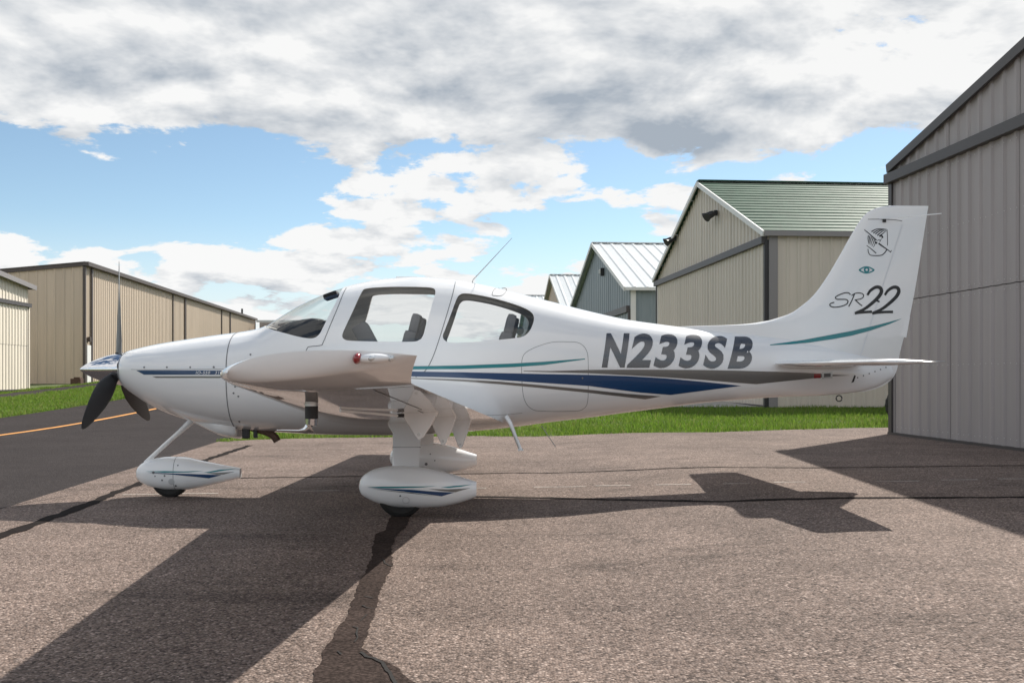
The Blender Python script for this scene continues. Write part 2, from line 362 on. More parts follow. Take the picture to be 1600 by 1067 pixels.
near_edge = [(TE(16.8), 16.8), (-4.3, 17.35), (-3.2, 17.7), (-2.0, 17.9), (-0.6, 18.2), (0.8, 17.8), (2.2, 17.55), (3.6, 17.7), (5.2, 18.4), (6.6, 18.9), (9.0, 19.2), (20, 19.4)]
apron_poly = [(-6.0, -14)] + [(TE(y), y) for y in (-14, -6, 0, 4, 8, 12, 15)][1:] + near_edge + [(40, 19.6), (40, -50)]
apron_poly[0] = (TE(-50), -50)
apron = sheet('apron', apron_poly, M['apron'], 0.0, 0.6)
taxiway = sheet('taxiway', [(TE(-50), -50)] + [(TE(y), y) for y in (0, 8, 16, 30, 50, 75, 120)] + [(TL(y), y) for y in (120, 75, 50, 30, 16, 8, 0, -50)], M['taxi'], -0.006, 1.5)
sheet('driveway', [(TL(y) - 4.5, y) for y in (5, 20, 30, 40, 60, 90)] + [(TL(y) - 5.9, y) for y in (90, 60, 40, 30, 20, 5)], M['taxi'], -0.005, 2.0)
# the taxiway's orange line
lx = lambda Y: -9.62 + AX * (Y - 18.8)
sheet('taxiway_line', [(lx(y) + 0.075, y) for y in (2, 12, 20, 30, 50, 90)] + [(lx(y) - 0.075, y) for y in (90, 50, 30, 20, 12, 2)], M['orange'], -0.001, 2.0, parent=taxiway)

def ragged(pts, amp, step):
    out = []
    for i in range(len(pts) - 1):
        a = Vector(pts[i]); b = Vector(pts[i + 1]); n = max(1, int((b - a).length / step))
        for k in range(n):
            q = a.lerp(b, k / n); out.append((q.x + random.uniform(-amp, amp), q.y + random.uniform(-amp, amp)))
    out.append(tuple(pts[-1])); return out
def build_crack():
    u = lambda a, b: unproj(450 + a / 3.475, 760 + b / 3.475)
    left = [(575, 120), (557, 160), (530, 235), (470, 265), (455, 390), (410, 480), (345, 640), (325, 700), (265, 780), (205, 880), (145, 1010), (110, 1120), (60, 1300)]
    right = [(690, 120), (668, 160), (640, 225), (580, 270), (562, 350), (570, 430), (545, 480), (500, 570), (480, 680), (460, 720), (430, 800), (400, 880), (480, 930), (560, 960), (640, 1030), (720, 1090), (840, 1300)]
    Lw = ragged([u(*p) for p in left], 0.008, 0.045); Rw = ragged([u(*p) for p in right], 0.008, 0.045)
    sheet('crack_seal', Lw + Rw[::-1], M['sealer'], 0.004, 0.15, parent=apron)
    bits = [[(515, 395), (525, 420), (545, 432), (565, 436)], [(415, 600), (440, 606), (460, 612)], [(400, 650), (430, 664), (470, 668)], [(395, 735), (415, 712), (428, 700)], [(355, 765), (378, 775), (372, 800), (376, 820), (362, 850)],
            [(265, 900), (290, 918)], [(400, 905), (430, 930), (470, 940), (510, 962), (525, 990), (560, 1030), (585, 1067), (600, 1120), (660, 1220)]]
    for i, b in enumerate(bits):
        w = 0.004 if i < 6 else 0.0075
        P = ragged([u(*p) for p in b], 0.003, 0.03)
        sheet('open_crack', [(x - w * random.uniform(0.5, 1.1), y - w * 0.8) for x, y in P] + [(x + w * random.uniform(0.5, 1.1), y + w * 0.8) for x, y in P[::-1]], M['crackdark'], 0.0075, 5, parent=apron)
def ribbon_px(name, pts, w, mat_, dz, amp=0.012):
    P = ragged([unproj(*p) for p in pts], amp, 0.12); n = len(P); Lp = []; Rp = []
    for i, p in enumerate(P):
        d = Vector(P[min(i + 1, n - 1)]) - Vector(P[max(i - 1, 0)]); d.normalize(); s = Vector((-d.y, d.x)) * w * 0.5 * random.uniform(0.65, 1.25)
        Lp.append((p[0] + s.x, p[1] + s.y)); Rp.append((p[0] - s.x, p[1] - s.y))
    return sheet(name, Lp + Rp[::-1], mat_, dz, 0.8, parent=apron)
build_crack()
ribbon_px('tar_line', [(-90, 872), (0, 838), (66, 814), (144, 786), (184, 768), (223, 754), (324, 718), (390, 696)], 0.11, M['tar'], 0.004)
ribbon_px('tar_line', [(372, 747), (565, 744), (800, 739), (1000, 734), (1267, 731), (1620, 727)], 0.05, M['tar'], 0.004)
ribbon_px('tar_line', [(700, 775), (745, 776), (860, 778), (1000, 781.5), (1130, 784), (1230, 780), (1340, 778), (1620, 777)], 0.085, M['tar'], 0.0042)
for a, b, y0, y1 in ((192, 262, 773, 772), (275, 341, 771.5, 771), (468, 530, 767.5, 766.5), (700, 760, 763, 762.5), (835, 915, 761, 760), (930, 985, 759, 758.5), (1025, 1080, 757.5, 756.8), (1130, 1172, 756, 755.4), (1209, 1258, 753.6, 753), (1369, 1436, 752.4, 751.6), (1471, 1528, 750, 749.4), (1559, 1612, 748.4, 748)):
    ribbon_px('painted_dash', [(a, y0), (b, y1)], 0.028, M['linepaint'], 0.0035, 0.003)

# ------------------------------------------------------------------ hangars
E = Vector((AX, 1, 0)).normalized(); NX = Vector((1, -AX, 0)).normalized()
def corr(parent, name, A, B, C, D, rib, pw, amp, m, lap=0.004):
    """corrugated sheets on the quad A-B-C-D: ribs run from A-B to D-C; one object for each sheet"""
    A, B, C, D = map(Vector, (A, B, C, D)); Lg = (B - A).length; nrm = (B - A).cross(D - A).normalized()
    npan = max(1, round(Lg / pw)); out = []
    for i in range(npan):
        t0 = i / npan; t1 = (i + 1) / npan; w = Lg / npan; nr = max(1, round(w / rib)); prof = []
        for r in range(nr):
            for f, h in ((0.0, 0), (0.60, 0), (0.70, 1), (0.86, 1), (0.96, 0)):
                prof.append(((r + f) / nr, h))
        prof.append((1.0, 0)); lift = lap * (i % 2); vs = []; fs = []
        for f, h in prof:
            t = t0 + (t1 - t0) * f; o = nrm * (amp * h + lift)
            vs += [A.lerp(B, t) + o, D.lerp(C, t) + o]
        for k in range(len(prof) - 1): fs.append((2 * k, 2 * k + 2, 2 * k + 3, 2 * k + 1))
        out.append(mesh_obj(name, vs, fs, m, parent))
    return out
def plain_wall(parent, name, P, m):
    return mesh_obj(name, P, [tuple(range(len(P)))], m, parent)
def Z(p, z): return Vector((p.x, p.y, z))
def hangar(name, O, wid, dep, sgn, z0, eave, ridge, header, sid, roofm, trim, rake, label, roof_along=False, rib=0.3, pw=0.9, seam=None, hh=0.2, corner=None, doorsid=None, over=0.16, pwr=None, post_w=0.18, rake_h=0.2):
    """gable front along the taxiway (from O along E), the body running sgn*NX away from it"""
    root = empty(name, (O.x, O.y, z0)); tag(root, label, 'hangar')
    inv = Matrix.Translation(-Vector((O.x, O.y, z0)))
    O = Vector((0, 0, 0)); z0w = z0; base = 0.0; ev = eave - z0w; rd = ridge - z0w; hd = header - z0w
    n = NX * sgn; F = O + E * wid; Bk = O + n * dep; FB = F + n * dep; mid = O + E * (wid / 2)
    doorsid = doorsid or sid; corner = corner or trim
    def q(A, B, C, D):       # orient so the outside of the front faces -n
        nr = (Vector(B) - Vector(A)).cross(Vector(D) - Vector(A))
        return (A, B, C, D)
    fo = -n * 0.02
    # front faces -n: going A->B must give normal -n ; E x Z = (1,-AX..)=NX direction, so swap for sgn=+1
    def front(a, b, za0, za1, zb0, zb1, nm, m, pw_, off=0.0):
        o = -n * off
        if sgn > 0: return corr(root, nm, Z(b + o, zb0), Z(a + o, za0), Z(a + o, za1), Z(b + o, zb1), rib, pw_, 0.028, m)
        return corr(root, nm, Z(a + o, za0), Z(b + o, zb0), Z(b + o, zb1), Z(a + o, za1), rib, pw_, 0.028, m)
    pe = E * post_w
    if seam:
        front(O + pe, F - pe, 0.06, seam - z0w, 0.06, seam - z0w, 'door_panel', doorsid, pw, 0.05)
        front(O + pe, F - pe, seam - z0w + 0.012, hd, seam - z0w + 0.012, hd, 'door_panel', doorsid, pw, 0.056)
    else: front(O + pe, F - pe, 0.06, hd, 0.06, hd, 'door_panel', doorsid, pw, 0.05)
    front(O, mid, hd, ev, hd, rd, 'gable_panel', sid, pw); front(mid, F, hd, rd, hd, ev, 'gable_panel', sid, pw)
    plain_wall(root, 'door_backing', [Z(O + n * 0.03, base), Z(F + n * 0.03, base), Z(F + n * 0.03, hd), Z(O + n * 0.03, hd)], M['trim_mid'])
    beam('door_header', Z(O - n * 0.10, hd), Z(F - n * 0.10, hd), 0.16, hh, trim, root)
    beam('door_sill', Z(O - n * 0.06, 0.03), Z(F - n * 0.06, 0.03), 0.10, 0.06, M['trim_grey'], root)
    for P_ in (O, F):
        s = 1 if P_ is O else -1
        beam('corner_post', Z(P_ + E * s * 0.05 - n * 0.03, 0), Z(P_ + E * s * 0.05 - n * 0.03, hd), 0.12, 0.12, corner, root, up=E)
        beam('door_jamb', Z(P_ + E * s * 0.15 - n * 0.03, 0), Z(P_ + E * s * 0.15 - n * 0.03, hd), 0.06, 0.08, rake if rake is not trim else M['trim_mid'], root, up=E)
    for P_, s in ((O, -1), (F, 1)): beam('corner_trim', Z(P_ + n * 0.14 + E * s * 0.02, 0), Z(P_ + n * 0.14 + E * s * 0.02, ev - 0.02), 0.24, 0.06, M['trim_mid'] if name == 'green_roofed_hangar' else (M['trim_white'] if name == 'blue_hangar' else trim), root, up=E)
    # sides and back
    pws = pwr or pw * 2
    def side(a, b, zt, flip, nm='side_panel'):
        if flip: a, b = b, a
        return corr(root, nm, Z(a, 0), Z(b, 0), Z(b, zt), Z(a, zt), rib, pws, 0.028, sid)
    side(O, Bk, ev, sgn < 0); side(F, FB, ev, sgn > 0)
    plain_wall(root, 'back_wall', [Z(Bk, 0), Z(FB, 0), Z(FB, ev), Z(Bk + E * wid / 2, rd), Z(Bk, ev)], sid)
    # roof
    ov = over; sl = (rd - ev) / (wid / 2)
    def rpt(base_pt, off_n, along, up=0.05):      # along: metres from the O eave towards the ridge
        return base_pt + n * off_n
    for a, s in ((O, 1), (F, -1)):
        e0 = Z(a - E * s * ov - n * ov, ev - sl * ov + 0.05); e1 = Z(a - E * s * ov + n * (dep + ov), ev - sl * ov + 0.05)
        r0 = Z(mid - n * ov, rd + 0.05); r1 = Z(mid + n * (dep + ov), rd + 0.05)
        if roof_along: A, B, C, D = e0, r0, r1, e1
        else: A, B, C, D = e0, e1, r1, r0
        if (Vector(B) - Vector(A)).cross(Vector(D) - Vector(A)).z < 0: A, B, C, D = B, A, D, C
        corr(root, 'roof_panel', A, B, C, D, rib if not roof_along else 0.36, pwr or 1.2, 0.04 if not roof_along else 0.022, roofm)
        # rake and eave trim, gutter
        beam('rake_trim', e0 - n * 0.02 + Vector((0, 0, -0.06)), r0 - n * 0.02 + Vector((0, 0, -0.06)), 0.05, rake_h, rake, root)
        beam('eave_trim', e0 + Vector((0, 0, -0.05)), e1 + Vector((0, 0, -0.05)), 0.08, 0.14, rake if roof_along is False else M['trim_mid'], root)
    beam('ridge_cap', Z(mid - n * ov, rd + 0.09), Z(mid + n * (dep + ov), rd + 0.09), 0.3, 0.04, rake if not roof_along else roofm, root)
    return root
# right row
zR = 0.10
def screw_rows(root, O, wid, levels, off=0.09):
    vs = []; fs = []
    for z in levels:
        for i in range(int(wid / 0.15)):
            c = E * (0.22 + i * 0.15 + random.uniform(-.006, .006)) - NX * off + Vector((0, 0, z + random.uniform(-.008, .008))); k = len(vs)
            for t in range(6): a = t * math.pi / 3; vs.append(c + E * 0.008 * math.cos(a) + Vector((0, 0, 0.008 * math.sin(a))))
            vs.append(c - NX * 0.006); fs += [(k + t, k + (t + 1) % 6, k + 6) for t in range(6)]
    o = mesh_obj('screw_rows', vs, fs, M['alu'], root); o["kind"] = 'stuff'
gh = hangar('grey_hangar', Vector((6.60 + 0.083 * 13.0, 17.28 - 13.0, 0)), 13.0, 14.0, 1, zR - 0.02, 4.72, 6.10, 4.50, M['sid_grey'], M['roof_grey'], M['trim_grey'], M['trim_grey'],
       'taupe grey metal hangar at the right edge, closest to the airplane tail', seam=2.37, hh=0.16, over=0.06, rake_h=0.15)
screw_rows(gh, None, 12.6, (0.16, 1.2, 2.22, 2.36, 3.3, 4.25))
gO = Vector((6.94, 27.0, 0))
g2 = hangar('green_roofed_hangar', gO, 13.05, 16.0, 1, 0.26, 5.02, 7.58, 4.80, M['sid_tan'], M['roof_green'], M['trim_grey'], M['trim_white'],
       'tan metal hangar with a green roof behind the airplane tail', roof_along=True, hh=0.19, rake_h=0.15, corner=M['dark'], pw=1.8)
b3 = hangar('blue_hangar', Vector((5.42, 45.7, 0)), 18.0, 16.0, 1, 0.55, 5.2, 8.35, 4.2, M['sid_blue'], M['roof_white'], M['trim_grey'], M['trim_white'],
       'blue grey hangar with a pale metal roof, beyond the tan one', pw=1.8, hh=0.3, over=0.3, rib=0.6)
hangar('far_tan_hangar', Vector((5.42 + AX * 20.8, 66.5, 0)), 14.5, 16.0, 1, 0.75, 5.4, 8.55, 4.4, M['sid_tan2'], M['roof_white'], M['trim_grey'], M['trim_white'],
       'small distant tan gable with a pale roof just above the fuselage', pw=3.6, over=0.3, rib=0.6, pwr=2.4)
hangar('farthest_hangar', Vector((5.42 + AX * 40, 85.5, 0)), 15.0, 16.0, 1, 0.8, 5.2, 8.6, 4.4, M['sid_blue'], M['roof_white'], M['trim_grey'], M['trim_white'],
       'farthest hangar, only a sliver of pale blue roof above the fuselage', pw=3.6, over=0.3, rib=0.6, pwr=2.4)
# flood lamps on the green-roofed hangar, wall light on the blue one
def flood(P, label):
    r = empty('flood_lamp', P); tag(r, label, 'flood lamp', 'flood lamps on the tan hangar')
    bm = bmesh.new(); add_box(bm, (-0.05, 0, 0), 0.10, 0.16, 0.16); bm_obj('mounting_box', bm, M['dark'], r)
    for s in (-1, 1):
        d = Vector((-0.7, 0.35 * s, -0.35)).normalized(); c = Vector((-0.10, 0.10 * s, 0.05 * s))
        tube('lamp_head', [c, c + d * 0.10, c + d * 0.22, c + d * 0.34], 0.07, M['dark'], r, 12, [0.05, 0.075, 0.085, 0.135])
for yy, zz, lb in ((31.6, 6.28, 'twin black flood lamp high on the tan gable, nearer the ridge'), (36.9, 6.2, 'twin black flood lamp by the far rake of the tan gable')):
    flood((6.94 + AX * (yy - 27) - 0.05, yy, zz), lb)
r = empty('wall_light', (5.42 + AX * 6.8 - 0.1, 52.5, 6.6)); tag(r, 'small white and black wall light on the blue grey gable', 'wall light')
bm = bmesh.new(); add_box(bm, (0, 0, 0), 0.2, 0.35, 0.4, None, 0.03); bm_obj('lamp_body', bm, M['dark'], r)
bm = bmesh.new(); add_box(bm, (-0.12, 0, 0.02), 0.1, 0.28, 0.22, None, 0.03); bm_obj('lens', bm, M['trim_white'], r)
sheet('concrete_pad', [(6.9 + AX * (y - 27) - 0.02, y) for y in (27.2, 39.8)] + [(2.4 + AX * (y - 27), y) for y in (39.8, 27.2)], M['concrete'], 0.0, 1.0)

# left row: small cream hangar and the long tan one
hangar('cream_hangar', Vector((-20.9 + 0.083 * 13, 43.0 - 13, 0)), 13.0, 10.0, -1, 0.5, 4.95, 5.45, 4.15, M['sid_cream'], M['roof_grey'], M['trim_grey'], M['trim_mid'],
       'pale cream metal hangar cut off by the left edge', pw=0.9, hh=0.16, seam=2.4, corner=M['sid_cream'], over=0.25)
def long_hangar():
    O = Vector((-21.5, 50.0, 0)); z0 = 0.68; top = 6.72; Lg = 49.0; dep = 15.0
    root = empty('long_tan_hangar', (O.x, O.y, z0)); tag(root, 'long tan hangar row with dark brown trim on the far left', 'hangar')
    h = top - z0; o = Vector((0, 0, 0)); n = -NX; F = E * Lg
    # end wall in shade (faces the camera); the roof falls away from the taxiway
    hb = h - 1.5
    corr(root, 'end_panel', Z(n * dep, 0), Z(o - n * 0.0, 0), Z(o, h), Z(n * dep, hb), 0.45, 0.9, 0.03, M['sid_tan2'])
    posts = [0.0, 1.0, 17.2, 20.6, 33.0, 36.6, 49.0]
    for a, b in zip(posts[:-1], posts[1:]):
        corr(root, 'door_panel' if b - a > 5 else 'wall_panel', Z(E * a, 0), Z(E * b, 0), Z(E * b, h), Z(E * a, h), 0.36, 2.7 if b - a > 5 else 1.8, 0.03, M['sid_tan2'])
    for a, w in ((0.0, 0.16), (1.0, 0.22), (17.2, 0.10), (20.6, 0.26), (33.0, 0.10), (36.6, 0.26), (49.0, 0.1)):
        beam('corner_post', Z(E * a - n * 0.04, 0), Z(E * a - n * 0.04, h - 0.1), w, 0.12, M['trim_brown'], root, up=NX)
    beam('eave_trim', Z(-n * 0.15 - E * 0.2, h + 0.02), Z(F - n * 0.15, h + 0.02), 0.3, 0.2, M['trim_brown'], root)
    beam('end_trim', Z(-E * 0.06 - n * 0.1, h + 0.03), Z(n * dep - E * 0.06, hb + 0.03), 0.12, 0.22, M['trim_brown'], root)
    mesh_obj('roof', [Z(-n * 0.1 - E * 0.15, h + 0.09), Z(F - n * 0.1, h + 0.09), Z(F + n * dep, hb + 0.09), Z(n * dep - E * 0.15, hb + 0.09)], [(0, 1, 2, 3)], M['roof_grey'], root)
    plain_wall(root, 'back_wall', [Z(n * dep, 0), Z(F + n * dep, 0), Z(F + n * dep, hb), Z(n * dep, hb)], M['sid_tan2'])
    plain_wall(root, 'far_wall', [Z(F, 0), Z(F + n * dep, 0), Z(F + n * dep, hb), Z(F, h)], M['sid_tan2'])
    bm = bmesh.new(); add_box(bm, (0, 0, 0), 0.05, 0.55, 2.0, Matrix.Rotation(math.atan(-AX), 3, 'Z')); d = bm_obj('side_door', bm, M['trim_white'], root); d.location = Z(E * 0.5 - n * 0.07, 1.0)
    bm = bmesh.new(); add_box(bm, (0, 0, 0), 0.14, 0.16, 0.24); d = bm_obj('door_lamp', bm, M['trim_brown'], root); d.location = Z(E * 0.5 - n * 0.1, 2.3)
    tube('vent_pipe', [Z(E * 44 + n * 0.3, h), Z(E * 44 + n * 0.3, h + 0.75)], 0.09, M['dark'], root)
    return root
long_hangar()
def far_shed():
    root = empty('far_grey_shed', (-24.6, 97, 0.8)); tag(root, 'distant low grey shed between the long hangar and the windshield', 'shed')
    corr(root, 'wall_panel', (0, 0, 0), (9, 0, 0), (9, 0, 5.6), (0, 0, 5.6), 0.5, 3.0, 0.03, M['sid_grey'])
    corr(root, 'wall_panel', (2.6, -0.3, 0), (9, -0.3, 0), (9, -0.3, 5.5), (2.6, -0.3, 5.5), 0.5, 3.2, 0.03, M['trim_white'])
    beam('eave_trim', (-0.2, -0.4, 5.65), (9.2, -0.4, 5.65), 0.2, 0.2, M['roof_white'], root)
    plain_wall(root, 'back_wall', [(0, 8, 0), (9, 8, 0), (9, 8, 5.6), (0, 8, 5.6)], M['sid_grey']); plain_wall(root, 'roof', [(0, 0, 5.6), (9, 0, 5.6), (9, 8, 5.6), (0, 8, 5.6)], M['roof_white'])
    plain_wall(root, 'side_wall', [(0, 0, 0), (0, 8, 0), (0, 8, 5.6), (0, 0, 5.6)], M['sid_grey']); plain_wall(root, 'side_wall', [(9, 0, 0), (9, 8, 0), (9, 8, 5.6), (9, 0, 5.6)], M['sid_grey'])
far_shed()
bm = bmesh.new(); add_box(bm, (0, 0, 0.14), 0.5, 0.35, 0.28, None, 0.03); add_box(bm, (0.05, 0, 0.31), 0.3, 0.3, 0.08, None, 0.02)
o = bm_obj('rusty_box', bm, M['rust']); o.location = (-21.15, 48.4, float(gz(-21, 48.4))); tag(o, 'small rusty brown box on the grass by the long hangar corner', 'box')
def hills():
    vs = []; fs = []; n = 140
    for i in range(n + 1):
        a = R(-60 + 120 * i / n); d = 4000
        hgt = 34 + 22 * math.sin(i * 0.31) + 14 * math.sin(i * 0.83 + 1) + 7 * math.sin(i * 2.1)
        x, y = math.sin(a) * d, math.cos(a) * d
        vs += [(x, y, -5), (x, y, max(6, hgt)), (x * 1.15, y * 1.15, -5)]
    for i in range(n):
        k = 3 * i; fs += [(k, k + 3, k + 4, k + 1), (k + 1, k + 4, k + 5, k + 2)]
    o = mesh_obj('hills', vs, fs, M['hill'], None, True); o["kind"] = 'structure'
hills()
# tyre leaning behind the grey hangar's corner
def spare_tyre():
    bm = bmesh.new(); seg = 40; prof = [(0.20, -0.09), (0.29, -0.11), (0.345, -0.085), (0.355, 0.0), (0.345, 0.085), (0.29, 0.11), (0.20, 0.09)]
    rings = []
    for i in range(seg):
        a = 2 * math.pi * i / seg; k = 1.0 if i % 2 else 1.035
        rings.append([bm.verts.new((r * (k if r > 0.33 else 1) * math.cos(a), w, r * (k if r > 0.33 else 1) * math.sin(a))) for r, w in prof])
    for i in range(seg):
        A = rings[i]; B = rings[(i + 1) % seg]
        for k in range(len(prof)): bm.faces.new((A[k], A[(k + 1) % len(prof)], B[(k + 1) % len(prof)], B[k]))
    o = bm_obj('tyre', bm, M['rubber']); o.location = (8.09, 20.6, float(gz(8.09, 20.6)) + 0.355); o.rotation_euler = (0, 0, R(8))
    tag(o, 'black knobbly tyre just showing behind the grey hangar corner', 'tyre')
spare_tyre()

# ------------------------------------------------------------------ airplane
PSI = R(2.0); CY = 9.25; cP, sP = math.cos(PSI), math.sin(PSI)
plane = empty('airplane', (0, CY, 0.0), PSI); tag(plane, 'white low-wing propeller airplane with navy and teal stripes parked on the apron', 'airplane')
def loc(px, py, y=0.0):
    """photo pixel -> airplane coordinates (x aft, z up) on the lengthwise plane at lateral offset y (camera side is negative)"""
    k = (px - 800) / FPX
    x = (k * (CY + y * cP) + y * sP) / (cP - k * sP); Yw = CY + x * sP + y * cP
    return x, CAM_H + (HOR - py) * Yw / FPX
def pchip(xs, ys):
    xs = np.array(xs, float); ys = np.array(ys, float); h = np.diff(xs); d = np.diff(ys) / h; m = np.zeros(len(xs))
    for i in range(1, len(xs) - 1):
        if d[i - 1] * d[i] > 0:
            w1 = 2 * h[i] + h[i - 1]; w2 = h[i] + 2 * h[i - 1]; m[i] = (w1 + w2) / (w1 / d[i - 1] + w2 / d[i])
    m[0] = d[0]; m[-1] = d[-1]
    def f(x):
        x = np.clip(np.asarray(x, float), xs[0], xs[-1]); i = np.clip(np.searchsorted(xs, x) - 1, 0, len(xs) - 2); t = (x - xs[i]) / h[i]
        return (2 * t**3 - 3 * t**2 + 1) * ys[i] + (t**3 - 2 * t**2 + t) * h[i] * m[i] + (-2 * t**3 + 3 * t**2) * ys[i + 1] + (t**3 - t**2) * h[i] * m[i + 1]
    return f
ST = [  # px, top, bottom, half width, waterline of the widest point
 (198, 553, 601, .24, 577), (205, 548.5, 608, .32, 577), (220, 544.5, 619, .39, 577), (250, 538, 638, .455, 578), (300, 530, 656, .52, 582), (350, 523, 667, .57, 584), (378, 519.5, 671, .59, 584),
 (405, 515, 673.5, .60, 582), (417, 511.5, 674.2, .602, 580), (440, 497, 675, .605, 578), (470, 478.5, 676.5, .61, 575), (500, 464, 678, .615, 572), (530, 452.5, 678.7, .62, 570), (560, 444.5, 679, .62, 568), (600, 437.5, 679.5, .62, 566),
 (650, 434, 679, .62, 566), (700, 437, 676, .615, 566), (750, 445, 672, .60, 566), (800, 457, 667, .575, 567), (860, 472, 659, .53, 568), (920, 487, 652, .47, 570), (980, 500, 644, .405, 572), (1040, 508, 636.5, .34, 574),
 (1100, 515, 629, .275, 576), (1160, 520, 624, .215, 577), (1220, 526, 620, .165, 578), (1280, 536, 618, .12, 580), (1330, 548, 613.5, .085, 583), (1370, 560, 604, .055, 584), (1393, 572, 591, .03, 582)]
_x = [loc(s[0], 588)[0] for s in ST]
f_top = pchip(_x, [loc(s[0], s[1])[1] for s in ST]); f_bot = pchip(_x, [loc(s[0], s[2])[1] for s in ST])
f_w = pchip(_x, [s[3] for s in ST]); f_c = pchip(_x, [loc(s[0], s[4])[1] for s in ST])
NTC, NB = 2.55, 2.45
def NTf(x): return NTC - 0.30 * ss(loc(215, 588)[0], loc(430, 588)[0], -x + 2 * loc(322, 588)[0]) - 0.9 * ss(loc(985, 588)[0], loc(1150, 588)[0], x)      # the tail cone's top narrows into the fin
X0, X1 = _x[0], _x[-1]
def Fimp(x, y, z):
    w = f_w(x); c = f_c(x); up = z >= c; h = np.where(up, f_top(x) - c, c - f_bot(x)); n = np.where(up, NTf(x), NB)
    return np.abs(y / w) ** n + np.abs((z - c) / np.maximum(h, 1e-4)) ** n - 1
def ysurf(x, z):
    w = f_w(x); c = f_c(x); up = z >= c; h = np.where(up, f_top(x) - c, c - f_bot(x)); n = np.where(up, NTf(x), NB)
    q = 1 - np.abs((z - c) / np.maximum(h, 1e-4)) ** n
    return w * np.maximum(q, 0) ** (1 / n)
def fnormal(P):
    P = np.asarray(P, float); e = 2e-3; x, y, z = P[:, 0], P[:, 1], P[:, 2]
    g = np.stack([Fimp(x + e, y, z) - Fimp(x - e, y, z), Fimp(x, y + e, z) - Fimp(x, y - e, z), Fimp(x, y, z + e) - Fimp(x, y, z - e)], 1)
    return g / np.maximum(np.linalg.norm(g, axis=1, keepdims=True), 1e-9)
def side(px, py, it=14):
    y = -0.5
    for _ in range(it):
        x, z = loc(px, py, y); y = -float(ysurf(x, z))
    return x, z
def section(x, th, inset=0.0):
    w = f_w(x) - inset; c = f_c(x); ht = f_top(x) - c - inset; hb = c - f_bot(x) - inset
    cs, sn = np.cos(th), np.sin(th); n = np.where(sn >= 0, NTf(x), NB)
    return np.stack([np.full_like(th, float(x)), w * np.sign(cs) * np.abs(cs) ** (2 / n), c + np.where(sn >= 0, ht, hb) * np.sign(sn) * np.abs(sn) ** (2 / n)], 1)
def smooth_closed(pts, n=6):
    out = []; m = len(pts); P = [Vector(p) for p in pts]
    for i in range(m):
        a, b, c, d = P[i - 1], P[i], P[(i + 1) % m], P[(i + 2) % m]
        for k in range(n):
            t = k / n; out.append(tuple(0.5 * ((2 * b) + (c - a) * t + (2 * a - 5 * b + 4 * c - d) * t * t + (3 * b - a - 3 * c + d) * t**3)))
    return out
def smooth_open(pts, n=5):
    P = [Vector(p) for p in pts]; P = [P[0] * 2 - P[1]] + P + [P[-1] * 2 - P[-2]]; out = []
    for i in range(1, len(P) - 2):
        a, b, c, d = P[i - 1:i + 3]
        for k in range(n):
            t = k / n; out.append(tuple(0.5 * ((2 * b) + (c - a) * t + (2 * a - 5 * b + 4 * c - d) * t * t + (3 * b - a - 3 * c + d) * t**3)))
    out.append(tuple(P[-2])); return out
# window outlines as seen in the photograph (zoomed 3.2x from 400,400), carried onto the side of the hull
zz = lambda pts: [(400 + a / 3.2, 400 + b / 3.2) for a, b in pts]
door_win = zz([(431, 398), (441, 368), (484, 276), (528, 182), (548, 164), (610, 157), (700, 154), (820, 155), (882, 160), (897, 178), (888, 215), (862, 310), (836, 396), (815, 420), (780, 428), (650, 428), (480, 424), (440, 415)])
rear_win = zz([(934, 398), (946, 366), (974, 292), (1000, 222), (1016, 196), (1042, 187), (1100, 193), (1200, 214), (1300, 244), (1356, 267), (1384, 290), (1390, 316), (1380, 352), (1362, 382), (1335, 402), (1290, 411), (1200, 420), (1060, 432), (975, 433), (942, 420)])
shield = [(413.5, 510.5), (425, 515), (445, 520.5), (465, 525.8), (482, 528.6), (492, 527.5), (499, 522), (505, 511), (516, 489), (527, 468), (538.5, 448)]
W_door = smooth_closed([side(*p) for p in door_win], 3); W_rear = smooth_closed([side(*p) for p in rear_win], 3)
W_sh = smooth_open([side(*p) for p in shield], 4)
def prism(poly, y0=-2, y1=2):
    bm = bmesh.new(); a = [bm.verts.new((p[0], y0, p[1])) for p in poly]; b = [bm.verts.new((p[0], y1, p[1])) for p in poly]; n = len(poly)
    bm.faces.new(a); bm.faces.new(b[::-1])
    for i in range(n): bm.faces.new((a[i], b[i], b[(i + 1) % n], a[(i + 1) % n]))
    return bm_obj('cutter', bm, M['cabin'])
